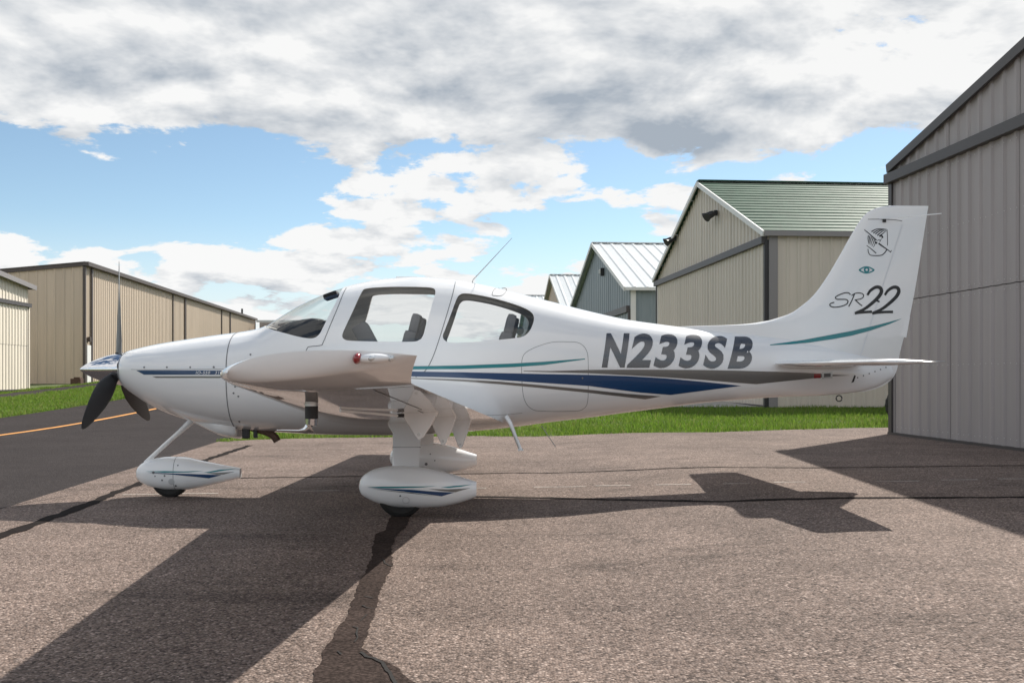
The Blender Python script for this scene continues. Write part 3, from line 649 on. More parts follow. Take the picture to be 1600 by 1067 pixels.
def build_hull():
    nth = 120; th = np.linspace(0, 2 * math.pi, nth, endpoint=False) + 0.013
    xs = np.concatenate([X0 + np.array([0, .012, .03, .06, .1, .15, .21]), np.linspace(X0 + .28, X1, 150)])
    rings = [section(x, th) for x in xs]; v = np.concatenate(rings); f = []
    for i in range(len(xs) - 1):
        for k in range(nth):
            a = i * nth + k; b = i * nth + (k + 1) % nth; f.append((a, b, b + nth, a + nth))
    f.append(tuple(range(nth))[::-1]); f.append(tuple(range((len(xs) - 1) * nth, len(xs) * nth)))
    off = len(v); x2 = np.linspace(loc(408, 588)[0], loc(905, 588)[0], 70); th2 = np.linspace(0, 2 * math.pi, 64, endpoint=False) + 0.02
    inn = [section(x, th2, 0.035) for x in x2]; v = np.concatenate([v] + inn)
    for i in range(len(x2) - 1):
        for k in range(64):
            a = off + i * 64 + k; b = off + i * 64 + (k + 1) % 64; f.append((a, a + 64, b + 64, b))
    f.append(tuple(off + k for k in range(64))); f.append(tuple(off + (len(x2) - 1) * 64 + k for k in range(64))[::-1])
    o = mesh_obj('fuselage', v, f, None, plane)
    bm = bmesh.new(); bm.from_mesh(o.data)
    vol = bm.calc_volume(signed=True)
    if vol < 0: bmesh.ops.reverse_faces(bm, faces=bm.faces)
    bm.to_mesh(o.data); bm.free()
    top = [(W_sh[-1][0] + 0.25, 3.2), (W_sh[0][0] - 0.6, 3.2), (W_sh[0][0] - 0.6, W_sh[0][1] + 0.25)]
    sh_poly = list(W_sh) + [(W_sh[-1][0] + 0.004, W_sh[-1][1] + 0.03)]
    # above the sill and ahead of the pillar
    xe, ze = W_sh[-1]; slope = (W_sh[-1][0] - W_sh[-5][0]) / (W_sh[-1][1] - W_sh[-5][1])
    zt = float(f_top(xe)) + 0.06
    sh_poly = list(W_sh) + [(xe + slope * (zt - ze), zt), (xe - 0.2, 3.0), (W_sh[0][0] - 0.25, 3.0), (W_sh[0][0] - 0.03, W_sh[0][1] + 0.02)]
    cut = [prism(W_door), prism(W_rear), prism(sh_poly)]
    for c in cut:
        md = o.modifiers.new('b', 'BOOLEAN'); md.operation = 'DIFFERENCE'; md.solver = 'EXACT'; md.object = c
        c.parent = plane
    bpy.context.view_layer.update(); dg = bpy.context.evaluated_depsgraph_get()
    me = bpy.data.meshes.new_from_object(o.evaluated_get(dg)); o.modifiers.clear(); o.data = me
    for c in cut: bpy.data.objects.remove(c)
    me.materials.clear(); me.materials.append(M['paint']); me.materials.append(M['cabin'])
    P = np.zeros(len(me.vertices) * 3); me.vertices.foreach_get('co', P); P = P.reshape(-1, 3)
    on = np.abs(Fimp(P[:, 0], P[:, 1], P[:, 2])) < 0.02; N = fnormal(P); ln = []
    for p in me.polygons:
        outer = all(on[i] for i in p.vertices) and not (abs(p.normal.x) > 0.98)
        p.material_index = 0 if outer else 1; p.use_smooth = True
        if abs(p.normal.x) > 0.98 and len(p.vertices) > 60 and (p.center.x < X0 + 0.05 or p.center.x > X1 - 0.05): p.material_index = 0
        for i in p.vertices: ln.append(tuple(N[i]) if outer else tuple(p.normal))
    me.normals_split_custom_set(ln)
    return o
hull = build_hull()

def drape(name, poly_or_bm, mat_, off, parent=None, sx=0.05, sz=0.02, fn=None, nfn=None, holes=()):
    """lay a flat shape drawn in (x, z) on the camera side of the hull, off metres proud of it"""
    fn = fn or (lambda x, z: -ysurf(x, z)); nfn = nfn or fnormal
    if isinstance(poly_or_bm, bmesh.types.BMesh): bm = poly_or_bm
    else:
        bm = bmesh.new(); es = []
        for lp in (poly_or_bm,) + tuple(holes):
            vs = [bm.verts.new((p[0], 0, p[1])) for p in lp]; es += [bm.edges.new((vs[i], vs[(i + 1) % len(vs)])) for i in range(len(vs))]
        bmesh.ops.triangle_fill(bm, edges=es, use_beauty=True)
    bmesh.ops.triangulate(bm, faces=bm.faces)
    C = np.array([v.co[:] for v in bm.verts])
    for ax, st in ((0, sx), (2, sz)):
        lo, hi = C[:, ax].min(), C[:, ax].max(); n = int((hi - lo) / st)
        for i in range(1, n + 1):
            co = [0, 0, 0]; no = [0, 0, 0]; co[ax] = lo + (hi - lo) * i / (n + 1); no[ax] = 1
            bmesh.ops.bisect_plane(bm, geom=bm.verts[:] + bm.edges[:] + bm.faces[:], plane_co=co, plane_no=no)
    C = np.array([v.co[:] for v in bm.verts]); C[:, 1] = fn(C[:, 0], C[:, 2]); Nn = nfn(C); C2 = C + Nn * off
    for v, c in zip(bm.verts, C2): v.co = c
    me = bpy.data.meshes.new(name); bm.to_mesh(me); bm.free()
    # face the outside
    me.update(); flip = [p.index for p in me.polygons if p.normal.dot(Vector(Nn[p.vertices[0]])) < 0]
    if flip:
        b2 = bmesh.new(); b2.from_mesh(me); b2.faces.ensure_lookup_table(); bmesh.ops.reverse_faces(b2, faces=[b2.faces[i] for i in flip]); b2.to_mesh(me); b2.free()
    me.polygons.foreach_set('use_smooth', [True] * len(me.polygons))
    me.normals_split_custom_set_from_vertices([tuple(n) for n in Nn])
    me.materials.append(mat_); return link(bpy.data.objects.new(name, me), parent)
def stroke_poly(pts, w0, w1=None, prof=None):
    """outline of a stroke of width w along a polyline in 2-D"""
    P = [Vector((p[0], p[1])) for p in pts]; n = len(P); L_ = []; R_ = []
    for i in range(n):
        d = (P[min(i + 1, n - 1)] - P[max(i - 1, 0)]).normalized(); s = Vector((-d.y, d.x)); t = i / (n - 1)
        w = (w0 + ((w1 if w1 is not None else w0) - w0) * t) if prof is None else prof(t)
        L_.append(tuple(P[i] + s * w / 2)); R_.append(tuple(P[i] - s * w / 2))
    return L_, R_
def stroke_bm(pts, w0, w1=None, prof=None):
    L_, R_ = stroke_poly(pts, w0, w1, prof); bm = bmesh.new()
    a = [bm.verts.new((p[0], 0, p[1])) for p in L_]; b = [bm.verts.new((p[0], 0, p[1])) for p in R_]
    for i in range(len(a) - 1): bm.faces.new((a[i], a[i + 1], b[i + 1], b[i]))
    return bm
S = lambda pts: [side(*p) for p in pts]
# stripes
teal = [(630, 572.3), (720, 571), (800, 567.8), (850, 565), (914, 560)] ; teal_b = [(914, 561.5), (850, 570.3), (800, 573.6), (720, 576.5), (630, 577.3)]
blue_t = [(625, 580), (720, 581.5), (815, 583.5), (860, 584.5), (920, 585.5), (980, 587.5), (1040, 591), (1100, 596.5), (1158, 602.5)]; blue_b = [(1100, 610), (1048, 616.8), (1000, 613), (960, 608), (920, 602.8), (840, 597.5), (760, 592), (700, 589.5), (625, 587.5)]
gl_t = [(640, 590.3), (720, 592.5), (780, 596), (840, 601), (920, 608.5), (980, 615), (1033, 619)]; gl_b = [(1008, 623.5), (960, 618), (920, 613.5), (840, 605.5), (780, 600), (720, 595.5), (640, 591.3)]
gu_t = [(818, 579), (860, 579.5), (920, 577.8), (980, 577.3), (1040, 577.5), (1100, 578), (1160, 579.2), (1215, 580.8), (1260, 582.5), (1300, 585), (1328, 586.5)]; gu_b = [(1300, 588), (1240, 594), (1182, 600), (1150, 597.8), (1100, 593.5), (1040, 589.3), (980, 586), (920, 583), (860, 581.5), (818, 580)]
drape('stripe', S(teal + teal_b), M['teal'], 0.0022, hull)['label'] = 'teal stripe'
drape('stripe', S(blue_t + blue_b), M['blue'], 0.0022, hull)['label'] = 'navy stripe'
drape('stripe', S(gl_t + gl_b), M['grey'], 0.0022, hull)['label'] = 'thin grey stripe below the navy one'
drape('stripe', S(gu_t + gu_b), M['grey'], 0.0022, hull)['label'] = 'long grey stripe above the navy one'
drape('stripe', S([(213, 578.6), (260, 578.4), (310, 578.6), (380, 579), (380, 585.4), (310, 585.2), (260, 585.2), (225, 585.2)]), M['blue'], 0.0022, hull)['label'] = 'navy stripe on the cowling'
drape('stripe', S([(238, 588), (300, 587.8), (380, 588), (380, 590.4), (300, 590.2), (244, 590.2)]), M['grey'], 0.0022, hull)['label'] = 'thin grey stripe on the cowling'
def text_bm(body, px0, px1, py0, py1, shear=0.2, bold=0.0, space=1.0, mapfn=side):
    cu = bpy.data.curves.new('t', 'FONT'); cu.body = body; cu.shear = shear; cu.offset = bold; cu.space_character = space; cu.resolution_u = 6
    o = link(bpy.data.objects.new('t', cu)); bpy.context.view_layer.update()
    me = bpy.data.meshes.new_from_object(o.evaluated_get(bpy.context.evaluated_depsgraph_get())); bpy.data.objects.remove(o)
    bm = bmesh.new(); bm.from_mesh(me); bmesh.ops.remove_doubles(bm, verts=bm.verts, dist=1e-5)
    C = np.array([v.co[:] for v in bm.verts]); lo = C.min(0); hi = C.max(0)
    for v in bm.verts:
        px = px0 + (v.co.x - lo[0]) / (hi[0] - lo[0]) * (px1 - px0); py = py1 - (v.co.y - lo[1]) / (hi[1] - lo[1]) * (py1 - py0)
        x, z = mapfn(px, py); v.co = (x, 0, z)
    return bm
REG = [('N', 940, 983.5, 520.8, 574.2), ('2', 979, 1020, 521.2, 574.6), ('3', 1021, 1058.5, 522.2, 575), ('3', 1060, 1097, 523, 575.4), ('S', 1098.5, 1136, 525, 575.8), ('B', 1136.5, 1176, 526, 576)]
drape('engine_lettering', text_bm('IO-550   310', 306, 347.5, 579.8, 584.4, 0.25, 0.02, 1.15), M['white_ink_gap_light'], 0.0036, hull, 0.1, 0.05)
# seams
def seam(pts, w=0.006, name='panel_seam', n=4, m='seam'):
    return drape(name, stroke_bm(smooth_open(S(pts), n), w), M[m], 0.0016, hull, 0.06, 0.03)
seam(zz([(246, 484), (256, 462), (268, 453), (322, 447), (336, 432), (372, 345), (412, 250), (452, 160)]), 0.0065)
seam(zz([(1000, 122), (985, 185), (955, 290), (908, 440), (880, 515), (855, 562), (828, 590), (798, 604)]), 0.0065)
bag = zz([(1328, 560), (1332, 510), (1350, 482), (1400, 455), (1480, 431), (1560, 429)]) + [(902, 535), (912, 541), (917.5, 551), (919, 566), (919, 600), (918, 628), (912, 638), (898, 642)] + [(845, 642), (830, 638), (821, 628), (816.5, 610)]
B_ = smooth_closed(S(bag), 3)
drape('baggage_door', B_, M['paint'], 0.0010, hull, 0.05, 0.025)
drape('panel_seam', stroke_bm(B_ + [B_[0]], 0.0038), M['seam'], 0.0016, hull, 0.06, 0.03)
def ring_seam(px, name='panel_seam', w=0.006, th0=-1.45, th1=1.45):
    x = loc(px, 588)[0]; th = math.pi + np.linspace(th0, th1, 90); a = section(x - w / 2, th); b = section(x + w / 2, th)
    na, nb = fnormal(a), fnormal(b); a += na * 0.0016; b += nb * 0.0016
    v = np.concatenate([a, b]); f = [(i, i + 1, 90 + i + 1, 90 + i) for i in range(89)]
    return mesh_obj(name, v, f, M['seam'], hull, True)
ring_seam(378.5, w=0.008); ring_seam(203, w=0.007)
seam([(205, 577), (225, 577.5), (300, 577), (375, 576.5)], 0.003)
seam([(300, 660), (330, 664.5), (376, 668)], 0.003)
seam([(690, 650), (780, 648), (816, 645)], 0.0025)
def screw(px, py, r=0.008, m='seam'):
    x, z = side(px, py); n = 10
    drape('screw_head', [(x + r * math.cos(2 * math.pi * k / n), z + r * math.sin(2 * math.pi * k / n)) for k in range(n)], M[m], 0.0045, hull, 1, 1)
for p in ((225.5, 573.8), (261, 573.8), (297.5, 573.8), (334.5, 573.8), (391.5, 554), (365, 614), (372.5, 619), (334, 573.5), (374, 658), (367.5, 604), (948, 562.5), (910, 590.5)): screw(*p)
# fuel cap style hatch on the roof, GPS puck
x_, z_ = loc(641, 434); bm = bmesh.new(); add_box(bm, (x_ - 0.03, 0, float(f_top(x_)) - 0.003), 0.20, 0.09, 0.022, None, 0.01); bm_obj('roof_antenna', bm, M['paint'], hull)
rh = [(769, 459.5), (774, 451), (789, 450.5), (791.5, 454), (785, 461.5), (772, 462)]
drape('panel_seam', stroke_bm((lambda q: q + [q[0]])(smooth_closed(S(rh), 3)), 0.006), M['seam'], 0.002, hull, 0.1, 0.05)
# glass
def window_pane(W_, name='window_pane'):
    c = np.mean(np.array(W_), 0); poly = [(c[0] + (p[0] - c[0]) * 1.012, c[1] + (p[1] - c[1]) * 1.012) for p in W_]
    for s in (-1, 1):
        drape(name, poly, M['glass'], -0.012, hull, 0.05, 0.03, fn=(lambda x, z, s=s: s * ysurf(x, z)))
window_pane(W_door); window_pane(W_rear)
def windshield():
    xs = [p[0] for p in W_sh]; zs = [p[1] for p in W_sh]; o = np.argsort(xs); xa = np.array(xs)[o]; za = np.array(zs)[o]
    X = np.linspace(xa[0] - 0.01, xa[-1] + 0.05, 46); nt = 60; V = []
    for x in X:
        zb = float(np.interp(x, xa, za)) if x < xa[-1] else za[-1] + (x - xa[-1]) * 2.1
        c = float(f_c(x)); h = float(f_top(x)) - c; q = min(max((zb - 0.012 - c) / h, 0), 0.9999); t0 = math.asin(q ** (float(NTf(x)) / 2))
        P = section(x, np.linspace(t0, math.pi - t0, nt), 0.008); V.append(P)
    V = np.concatenate(V); F = [(i * nt + k, i * nt + k + 1, (i + 1) * nt + k + 1, (i + 1) * nt + k) for i in range(len(X) - 1) for k in range(nt - 1)]
    ob = mesh_obj('windshield', V, F, M['glass'], hull, True); return ob
windshield()
# cabin fittings
def seat(px, side_y, name='seat', back=0.62):
    x, _ = loc(px, 588, side_y); bm = bmesh.new()
    rot = Matrix.Rotation(R(14), 3, 'Y')
    add_box(bm, (x - 0.05, side_y, 1.20), 0.11, 0.42, back, rot, 0.04)
    s = bm_obj(name, bm, M['seat'], plane, True, 40)
    bm = bmesh.new(); add_box(bm, (x + 0.05, side_y, 1.56), 0.085, 0.27, 0.20, rot, 0.04); bm_obj('headrest', bm, M['seat'], s, True, 40)
    bm = bmesh.new(); add_box(bm, (x - 0.28, side_y, 0.93), 0.46, 0.44, 0.13, None, 0.05); bm_obj('cushion', bm, M['seat'], s, True, 40)
    return s
seat(640, -0.27); seat(648, 0.27); seat(788, -0.25, back=0.6); seat(793, 0.25, back=0.6)
def glareshield():
    rows = []
    for px, top, w in ((428, 511, 0.30), (440, 505, 0.40), (455, 500, 0.45), (470, 497, 0.47), (485, 495, 0.48), (496, 496, 0.485), (502, 500, 0.48), (504, 508, 0.47)):
        x, zt = loc(px, top, -0.3); zb = 1.05; r = []
        for t in np.linspace(0, 2 * math.pi, 28, endpoint=False):
            c, s = math.cos(t), math.sin(t); r.append((x, w * math.copysign(abs(c) ** 0.6, c), (zt + zb) / 2 + (zt - zb) / 2 * math.copysign(abs(s) ** 0.7, s)))
        rows.append(r)
    loft('glareshield', rows, M['dash'], plane, 60)
glareshield()
for y in (-0.26, 0.26):
    x, z = loc(572, 512, y); bm = bmesh.new(); add_box(bm, (x, y, z - 0.09), 0.14, 0.26, 0.26, Matrix.Rotation(R(-28), 3, 'Y'), 0.035); bm_obj('control_console', bm, M['seat'], plane, True, 40)
x, z = loc(515, 459, -0.2); bm = bmesh.new(); add_box(bm, (x + 0.02, -0.22, z - 0.02), 0.13, 0.2, 0.05, Matrix.Rotation(R(-20), 3, 'Y'), 0.02); bm_obj('sun_visor', bm, M['dash'], plane, True, 40)
x, z = loc(812, 517, 0.42); bm = bmesh.new(); bmesh.ops.create_cone(bm, cap_ends=True, segments=24, radius1=0.04, radius2=0.04, depth=0.01, matrix=Matrix.Translation((x, 0.40, z)) @ Matrix.Rotation(R(90), 4, 'X')); bm_obj('round_sticker', bm, M['teal'], plane)

# ---- wing
def wing_sec(y, n=26):
    a = min((y - 0.6) / 4.85, 1.0 + (y - 5.45) / 4.85); le = -1.75 + 0.47 * a; te = -0.12 - 0.46 * a; zl = 0.81 + 0.285 * a; zt = 0.71 + 0.365 * a
    curl = max(0, (y - 5.40) / 0.35); zt += 0.075 * curl ** 1.5
    le += 0.02 * curl; te += 0.075 * curl ** 1.4
    if y > 5.6: le += 0.04 * ((y - 5.6) / 0.15) ** 2
    c = te - le; t = 0.155 - 0.01 * a
    u = 0.5 * (1 - np.cos(np.linspace(0, math.pi, n))); yt = 5 * t * (0.2969 * np.sqrt(u) - 0.126 * u - 0.3516 * u**2 + 0.2843 * u**3 - 0.1036 * u**4) * c
    cam_ = 0.10 * c * u * (1 - u) * 0.55
    lin = zl + (zt - zl) * u; up = lin + cam_ + yt * 0.95; lo = lin + cam_ - yt * 0.95
    s = np.clip((y - 5.685) / 0.065, 0, 1); s = 1 - np.sqrt(np.maximum(1 - s ** 2.2, 0))
    lo = lo + (up - lo) * s * 0.985
    return le + c * u, up, lo
def wing(sg):
    ys = [0.25, 0.6, 1.2, 2.0, 2.8, 3.6, 4.4, 5.0, 5.3, 5.42, 5.52, 5.60, 5.65, 5.68, 5.695, 5.708, 5.719, 5.729, 5.737, 5.743, 5.747, 5.7492, 5.75]; rings = []
    for y in ys:
        x, up, lo = wing_sec(y)
        rings.append([(a, sg * y, b) for a, b in zip(x, up)] + [(a, sg * y, b) for a, b in zip(x[-2:0:-1], lo[-2:0:-1])])
    return loft('wing', rings, M['paint'], plane, 40)
def wlow(y, u):
    x, up, lo = wing_sec(y, 60); c = x[-1] - x[0]; xx = x[0] + c * u; return xx, float(np.interp(xx, x, lo))
for sg in (-1, 1):
    w = wing(sg)
    def wseam(pts, wd=0.006):
        V = []; F = []
        for i, (y, u) in enumerate(pts):
            x, z = wlow(y, u); V.append(Vector((x, sg * y, z - 0.0018)))
        A = []
        for i in range(len(V)):
            d = (V[min(i + 1, len(V) - 1)] - V[max(i - 1, 0)]).normalized(); s = d.cross(Vector((0, 0, 1))).normalized() * wd / 2; A += [V[i] - s, V[i] + s]
        mesh_obj('panel_seam', A, [(2 * i, 2 * i + 1, 2 * i + 3, 2 * i + 2) for i in range(len(V) - 1)], M['seam'], w)
    wseam([(0.7 + 2.6 * t, 0.73) for t in np.linspace(0, 1, 14)]); wseam([(3.3, 0.73 + 0.26 * t) for t in np.linspace(0, 1, 8)])
    wseam([(3.4 + 1.85 * t, 0.76) for t in np.linspace(0, 1, 10)]); wseam([(5.25, 0.76 + 0.23 * t) for t in np.linspace(0, 1, 8)])
    wseam([(5.40, 0.03 + 0.95 * t) for t in np.linspace(0, 1, 24)], 0.004)
    for y, xa, xb, xt, zt in ((2.95, -0.83, -0.55, -0.69, 0.70), (2.05, -0.69, -0.46, -0.57, 0.60), (1.25, -0.57, -0.36, -0.46, 0.52)):
        # flap-hinge fairing: a thin leaf hanging from the lower skin
        out = [(xa, 0.0), (xa + (xt - xa) * 0.45, 0.48), (xa + (xt - xa) * 0.84, 0.9), (xt, 1.0), (xt + (xb - xt) * 0.2, 0.93), (xt + (xb - xt) * 0.6, 0.52), (xb, 0.0)]
        ztop = max(wlow(y, (xa + 1.6) / 1.5)[1], wlow(y, 0.9)[1]) + 0.03; rings = []
        for k, (yy, sc) in enumerate(((-0.022, 0.8), (-0.016, 0.95), (0, 1.0), (0.016, 0.95), (0.022, 0.8))):
            rings.append([(xt + (p[0] - xt) * sc, sg * (y + yy), ztop + (zt - ztop) * p[1] * (0.96 + 0.04 * sc)) for p in out])
        f = loft('flap_hinge_fairing', rings, M['paint'], w, 35)
        bm = bmesh.new(); bmesh.ops.create_cone(bm, cap_ends=True, segments=12, radius1=0.011, radius2=0.011, depth=0.05, matrix=Matrix.Translation((xt, sg * y, zt + 0.035)) @ Matrix.Rotation(R(90), 4, 'X')); bm_obj('hinge_bolt', bm, M['alu'], w)
    # tie-down / control horn
    x, z = wlow(3.05, 0.62); tube('aileron_pushrod', [(x - 0.28, sg * 3.75, wlow(3.75, 0.5)[1] - 0.01), (x - 0.02, sg * 3.12, z - 0.012)], 0.008, M['paint'], w)
    bm = bmesh.new(); add_box(bm, (x + 0.0, sg * 3.1, z - 0.012), 0.045, 0.02, 0.022, None, 0.006); bm_obj('control_horn', bm, M['dark'], w)
    # tip light: red front lens, clear strobe, small tail lamp
    xa, za = -0.752, 1.160
    yy_ = np.linspace(5.68, 5.75, 201); low_ = [float(np.interp(xa + 0.065, wing_sec(q)[0], wing_sec(q)[2])) for q in yy_]; yb = sg * (float(np.interp(za, low_, yy_)) + 0.002)
    def blob(nm, x0, x1, ry, rz, m, zc=za):
        rings = []
        for t in np.linspace(0.02, 0.98, 9):
            k = math.sin(math.pi * t) ** 0.5; rings.append([(x0 + (x1 - x0) * t, yb + sg * ry * k * math.cos(q), zc + 0.006 * t + rz * k * math.sin(q)) for q in np.linspace(0, 2 * math.pi, 16, endpoint=False)])
        return loft(nm, rings, m, w)
    blob('tip_light_housing', xa - 0.004, xa + 0.135, 0.032, 0.0185, M['paint']); blob('red_lens', xa - 0.008, xa + 0.028, 0.038, 0.0205, M['redlens'])
    blob('strobe_lens', xa + 0.04, xa + 0.085, 0.038, 0.014, M['clearlens']); blob('tail_lens', xa + 0.115, xa + 0.142, 0.02, 0.011, M['clearlens'])
    if sg < 0:
        x, z = wlow(4.3, 0.2); x = -1.14
        tube('pitot_mast', [(x, -4.3, z + 0.03), (x, -4.3, z - 0.012)], 0.034, M['alu'], w, 16)
        tube('pitot_tube', [(x, -4.3, z), (x, -4.3, z - 0.075)], 0.0325, M['dark'], w, 16)
        zt = z - 0.075
        tube('pitot_head', [(x + 0.0, -4.3, zt + 0.005), (x + 0.0, -4.3, zt - 0.03), (x - 0.008, -4.3, zt - 0.045), (x - 0.03, -4.3, zt - 0.056), (x - 0.06, -4.3, zt - 0.058), (x - 0.17, -4.3, zt - 0.056)], 0.03, M['chrome'], w, 14, [0.0315, 0.031, 0.029, 0.018, 0.010, 0.005])
    # inboard step on the trailing edge
    if sg < 0:
        pass
# ---- tail
fin_le = [(321.5, 1390), (323, 1378), (327, 1365), (334, 1353), (346, 1343), (367, 1330), (402, 1310), (438, 1288), (464, 1268), (480, 1249), (490, 1234), (497, 1214), (502, 1196), (506, 1168), (508, 1140), (509.5, 1100), (511, 1050), (516, 1060), (530, 1130), (545, 1200), (560, 1240), (580, 1260), (600, 1290), (612, 1310)]
fin_te = [(321.5, 1452), (491, 1423), (555, 1406), (574, 1403), (588, 1397), (600, 1385), (607, 1370), (612, 1350)]
_le = pchip([p[0] for p in fin_le], [p[1] for p in fin_le]); _te = pchip([p[0] for p in fin_te], [p[1] for p in fin_te])
fin_th = pchip([321, 323, 330, 400, 500, 520, 560, 600, 612], [0.006, 0.03, 0.042, 0.058, 0.085, 0.09, 0.085, 0.07, 0.03])
FY = CY + 3.5 * sP; FK = FY / FPX
def fin_y(x, z):
    py = HOR - (z - CAM_H) / FK; xl = (_le(py) - 800) * FK; xt = (_te(py) - 800) * FK
    u = np.clip((x - xl) / np.maximum(xt - xl, 1e-3), 0, 1); ch = np.minimum(xt - xl, 1.0)
    # rounded nose measured from the leading edge, straight taper to the trailing edge
    d = np.clip((x - xl) / 0.22, 0, 1); nose = np.sqrt(np.maximum(1 - (1 - d) ** 2, 0)); tail = np.clip((xt - x) / 0.62, 0, 1) ** 0.85
    return fin_th(py) * 0.5 * nose * (0.06 + 0.94 * tail)
def fin():
    pys = list(np.concatenate([[321.5, 322, 323, 325, 328, 332], np.linspace(338, 505, 40), np.linspace(506, 516, 11), np.linspace(520, 612, 22)])); rings = []
    for py in pys:
        z = CAM_H + (HOR - py) * FK; xl = (float(_le(py)) - 800) * FK; xt = (float(_te(py)) - 800) * FK
        u = np.concatenate([0.5 * (1 - np.cos(np.linspace(0, math.pi / 2, 14))) * 2 * min(0.22 / (xt - xl), 0.5), np.linspace(min(0.22 / (xt - xl), 0.5), 1, 16)[1:]])
        xx = xl + (xt - xl) * u; yy = fin_y(xx, np.full_like(xx, z))
        rings.append([(a, -b, z) for a, b in zip(xx, yy)] + [(a, b, z) for a, b in zip(xx[::-1], yy[::-1])])
    return loft('fin', rings, M['paint'], plane, 50)
finb = fin()
def fnorm(P):
    P = np.asarray(P, float); e = 3e-3; x, z = P[:, 0], P[:, 2]
    gx = -(fin_y(x + e, z) - fin_y(x - e, z)) / (2 * e); g_z = -(fin_y(x, z + e) - fin_y(x, z - e)) / (2 * e)
    n = np.stack([gx, -np.ones_like(x), g_z], 1); return n / np.linalg.norm(n, axis=1, keepdims=True)
def fl(px, py):
    x, z = loc(px, py, -0.03); return x, z
FN = dict(fn=lambda x, z: -fin_y(x, z), nfn=fnorm)
def fdrape(name, p, m, off=0.002): return drape(name, p, M[m], off, finb, 0.05, 0.04, **FN)
fdrape('rudder_seam', stroke_bm([fl(1411, 351), fl(1380, 446), fl(1350, 538), (fl(1336, 581))], 0.010), 'white_ink_gap_light', 0.0022)  # pale line: sunlight through the rudder gap, painted on in white
fdrape('rudder_seam', stroke_bm([fl(1357, 342.5), fl(1380, 342.3), fl(1400, 343.5), fl(1411, 345)], 0.006), 'seam', 0.0022)
sw_t = [(1199, 538.8), (1225, 535.5), (1255, 531), (1290, 524.5), (1330, 517), (1370, 508), (1411, 497.5)]; sw_b = [(1390, 506.5), (1360, 516.5), (1330, 524.5), (1300, 530), (1262, 535.5), (1230, 538.5), (1199, 540)]
def sw(px, py):       # the swoosh starts on the hull and runs up the fin
    return fl(px, py)
def tail_y(x, z): return -np.maximum(fin_y(x, z), ysurf(np.minimum(x, X1 - 0.01), z))
def tail_n(P):
    P = np.asarray(P, float); a = fin_y(P[:, 0], P[:, 2]) >= ysurf(np.minimum(P[:, 0], X1 - 0.01), P[:, 2]); n1 = fnorm(P); n2 = fnormal(P); return np.where(a[:, None], n1, n2)
drape('swoosh', [fl(*p) for p in sw_t + sw_b], M['teal'], 0.0026, finb, 0.03, 0.03, fn=tail_y, nfn=tail_n)
for ch, xa_, xb_, ya_, yb_ in REG:
    drape('registration_letter', text_bm(ch, xa_, xb_, ya_, yb_, 0.24 if ch != 'N' else 0.2, 0.042), M['number'], 0.0024, hull, 0.04, 0.02, fn=tail_y, nfn=tail_n)['label'] = 'grey registration character ' + ch
# script lettering SR22
q5 = lambda pts: [(1270 + a / 5.928, 340 + b / 5.928) for a, b in pts]
def script(pts, w0, w1=None, prof=None, m='script', off=0.003):
    P = smooth_open([fl(*p) for p in q5(pts)], 5); return fdrape('script_letter', stroke_bm(P, w0, w1, prof), m, off)
hw = 0.0075 * 1.0
script([(345, 715), (330, 700), (295, 698), (245, 715), (207, 738), (218, 756), (260, 758), (305, 760), (322, 778), (305, 805), (250, 825), (185, 830), (154, 814), (163, 796), (195, 786)], 0.010)
script([(385, 702), (360, 765), (328, 825)], 0.010)
script([(355, 722), (400, 700), (450, 702), (470, 722), (450, 750), (385, 765)], 0.009); script([(390, 762), (425, 795), (455, 818)], 0.010)
for dx, dy in ((0, 0), (165, 0)):
    script([(505 + dx, 718 + dy), (535 + dx, 675 + dy), (585 + dx, 645 + dy), (625 + dx, 650 + dy), (638 + dx, 685 + dy), (610 + dx, 735 + dy), (540 + dx, 800 + dy), (470 + dx, 850 + dy), (392 + dx, 882 + dy)], 0.028, prof=lambda t: 0.021 + 0.013 * math.sin(math.pi * t))
    script([(385 + dx, 887 + dy), (430 + dx, 880 + dy), (500 + dx, 874 + dy), (548 + dx + (35 if dx else 0), 872 + dy)], 0.024, off=0.0034)
script([(594, 770), (606, 774), (620, 779)], 0.016)
# eye emblem
def ell(cx, cy, rx, ry, n=24): return [fl(cx + rx * math.cos(2 * math.pi * k / n), cy + ry * math.sin(2 * math.pi * k / n)) for k in range(n)]
eye = [(1341.5, 422), (1347, 417.8), (1354, 416), (1361, 417.8), (1367, 422), (1361, 426), (1354, 427.6), (1347, 426)]
fdrape('eye_emblem', smooth_closed([fl(*p) for p in eye], 3), 'teal', 0.002)
fdrape('eye_emblem', smooth_closed([fl(*p) for p in [(1344.8, 422), (1349, 419.2), (1354, 418.2), (1359, 419.2), (1363.6, 422), (1359, 424.6), (1354, 425.6), (1349, 424.6)]], 3), 'white_ink_gap_light', 0.003)
fdrape('eye_emblem', ell(1354, 421.8, 4.6, 4.4), 'teal', 0.004); fdrape('eye_emblem', ell(1354, 421.8, 1.9, 1.8), 'white_ink_gap_light', 0.005)
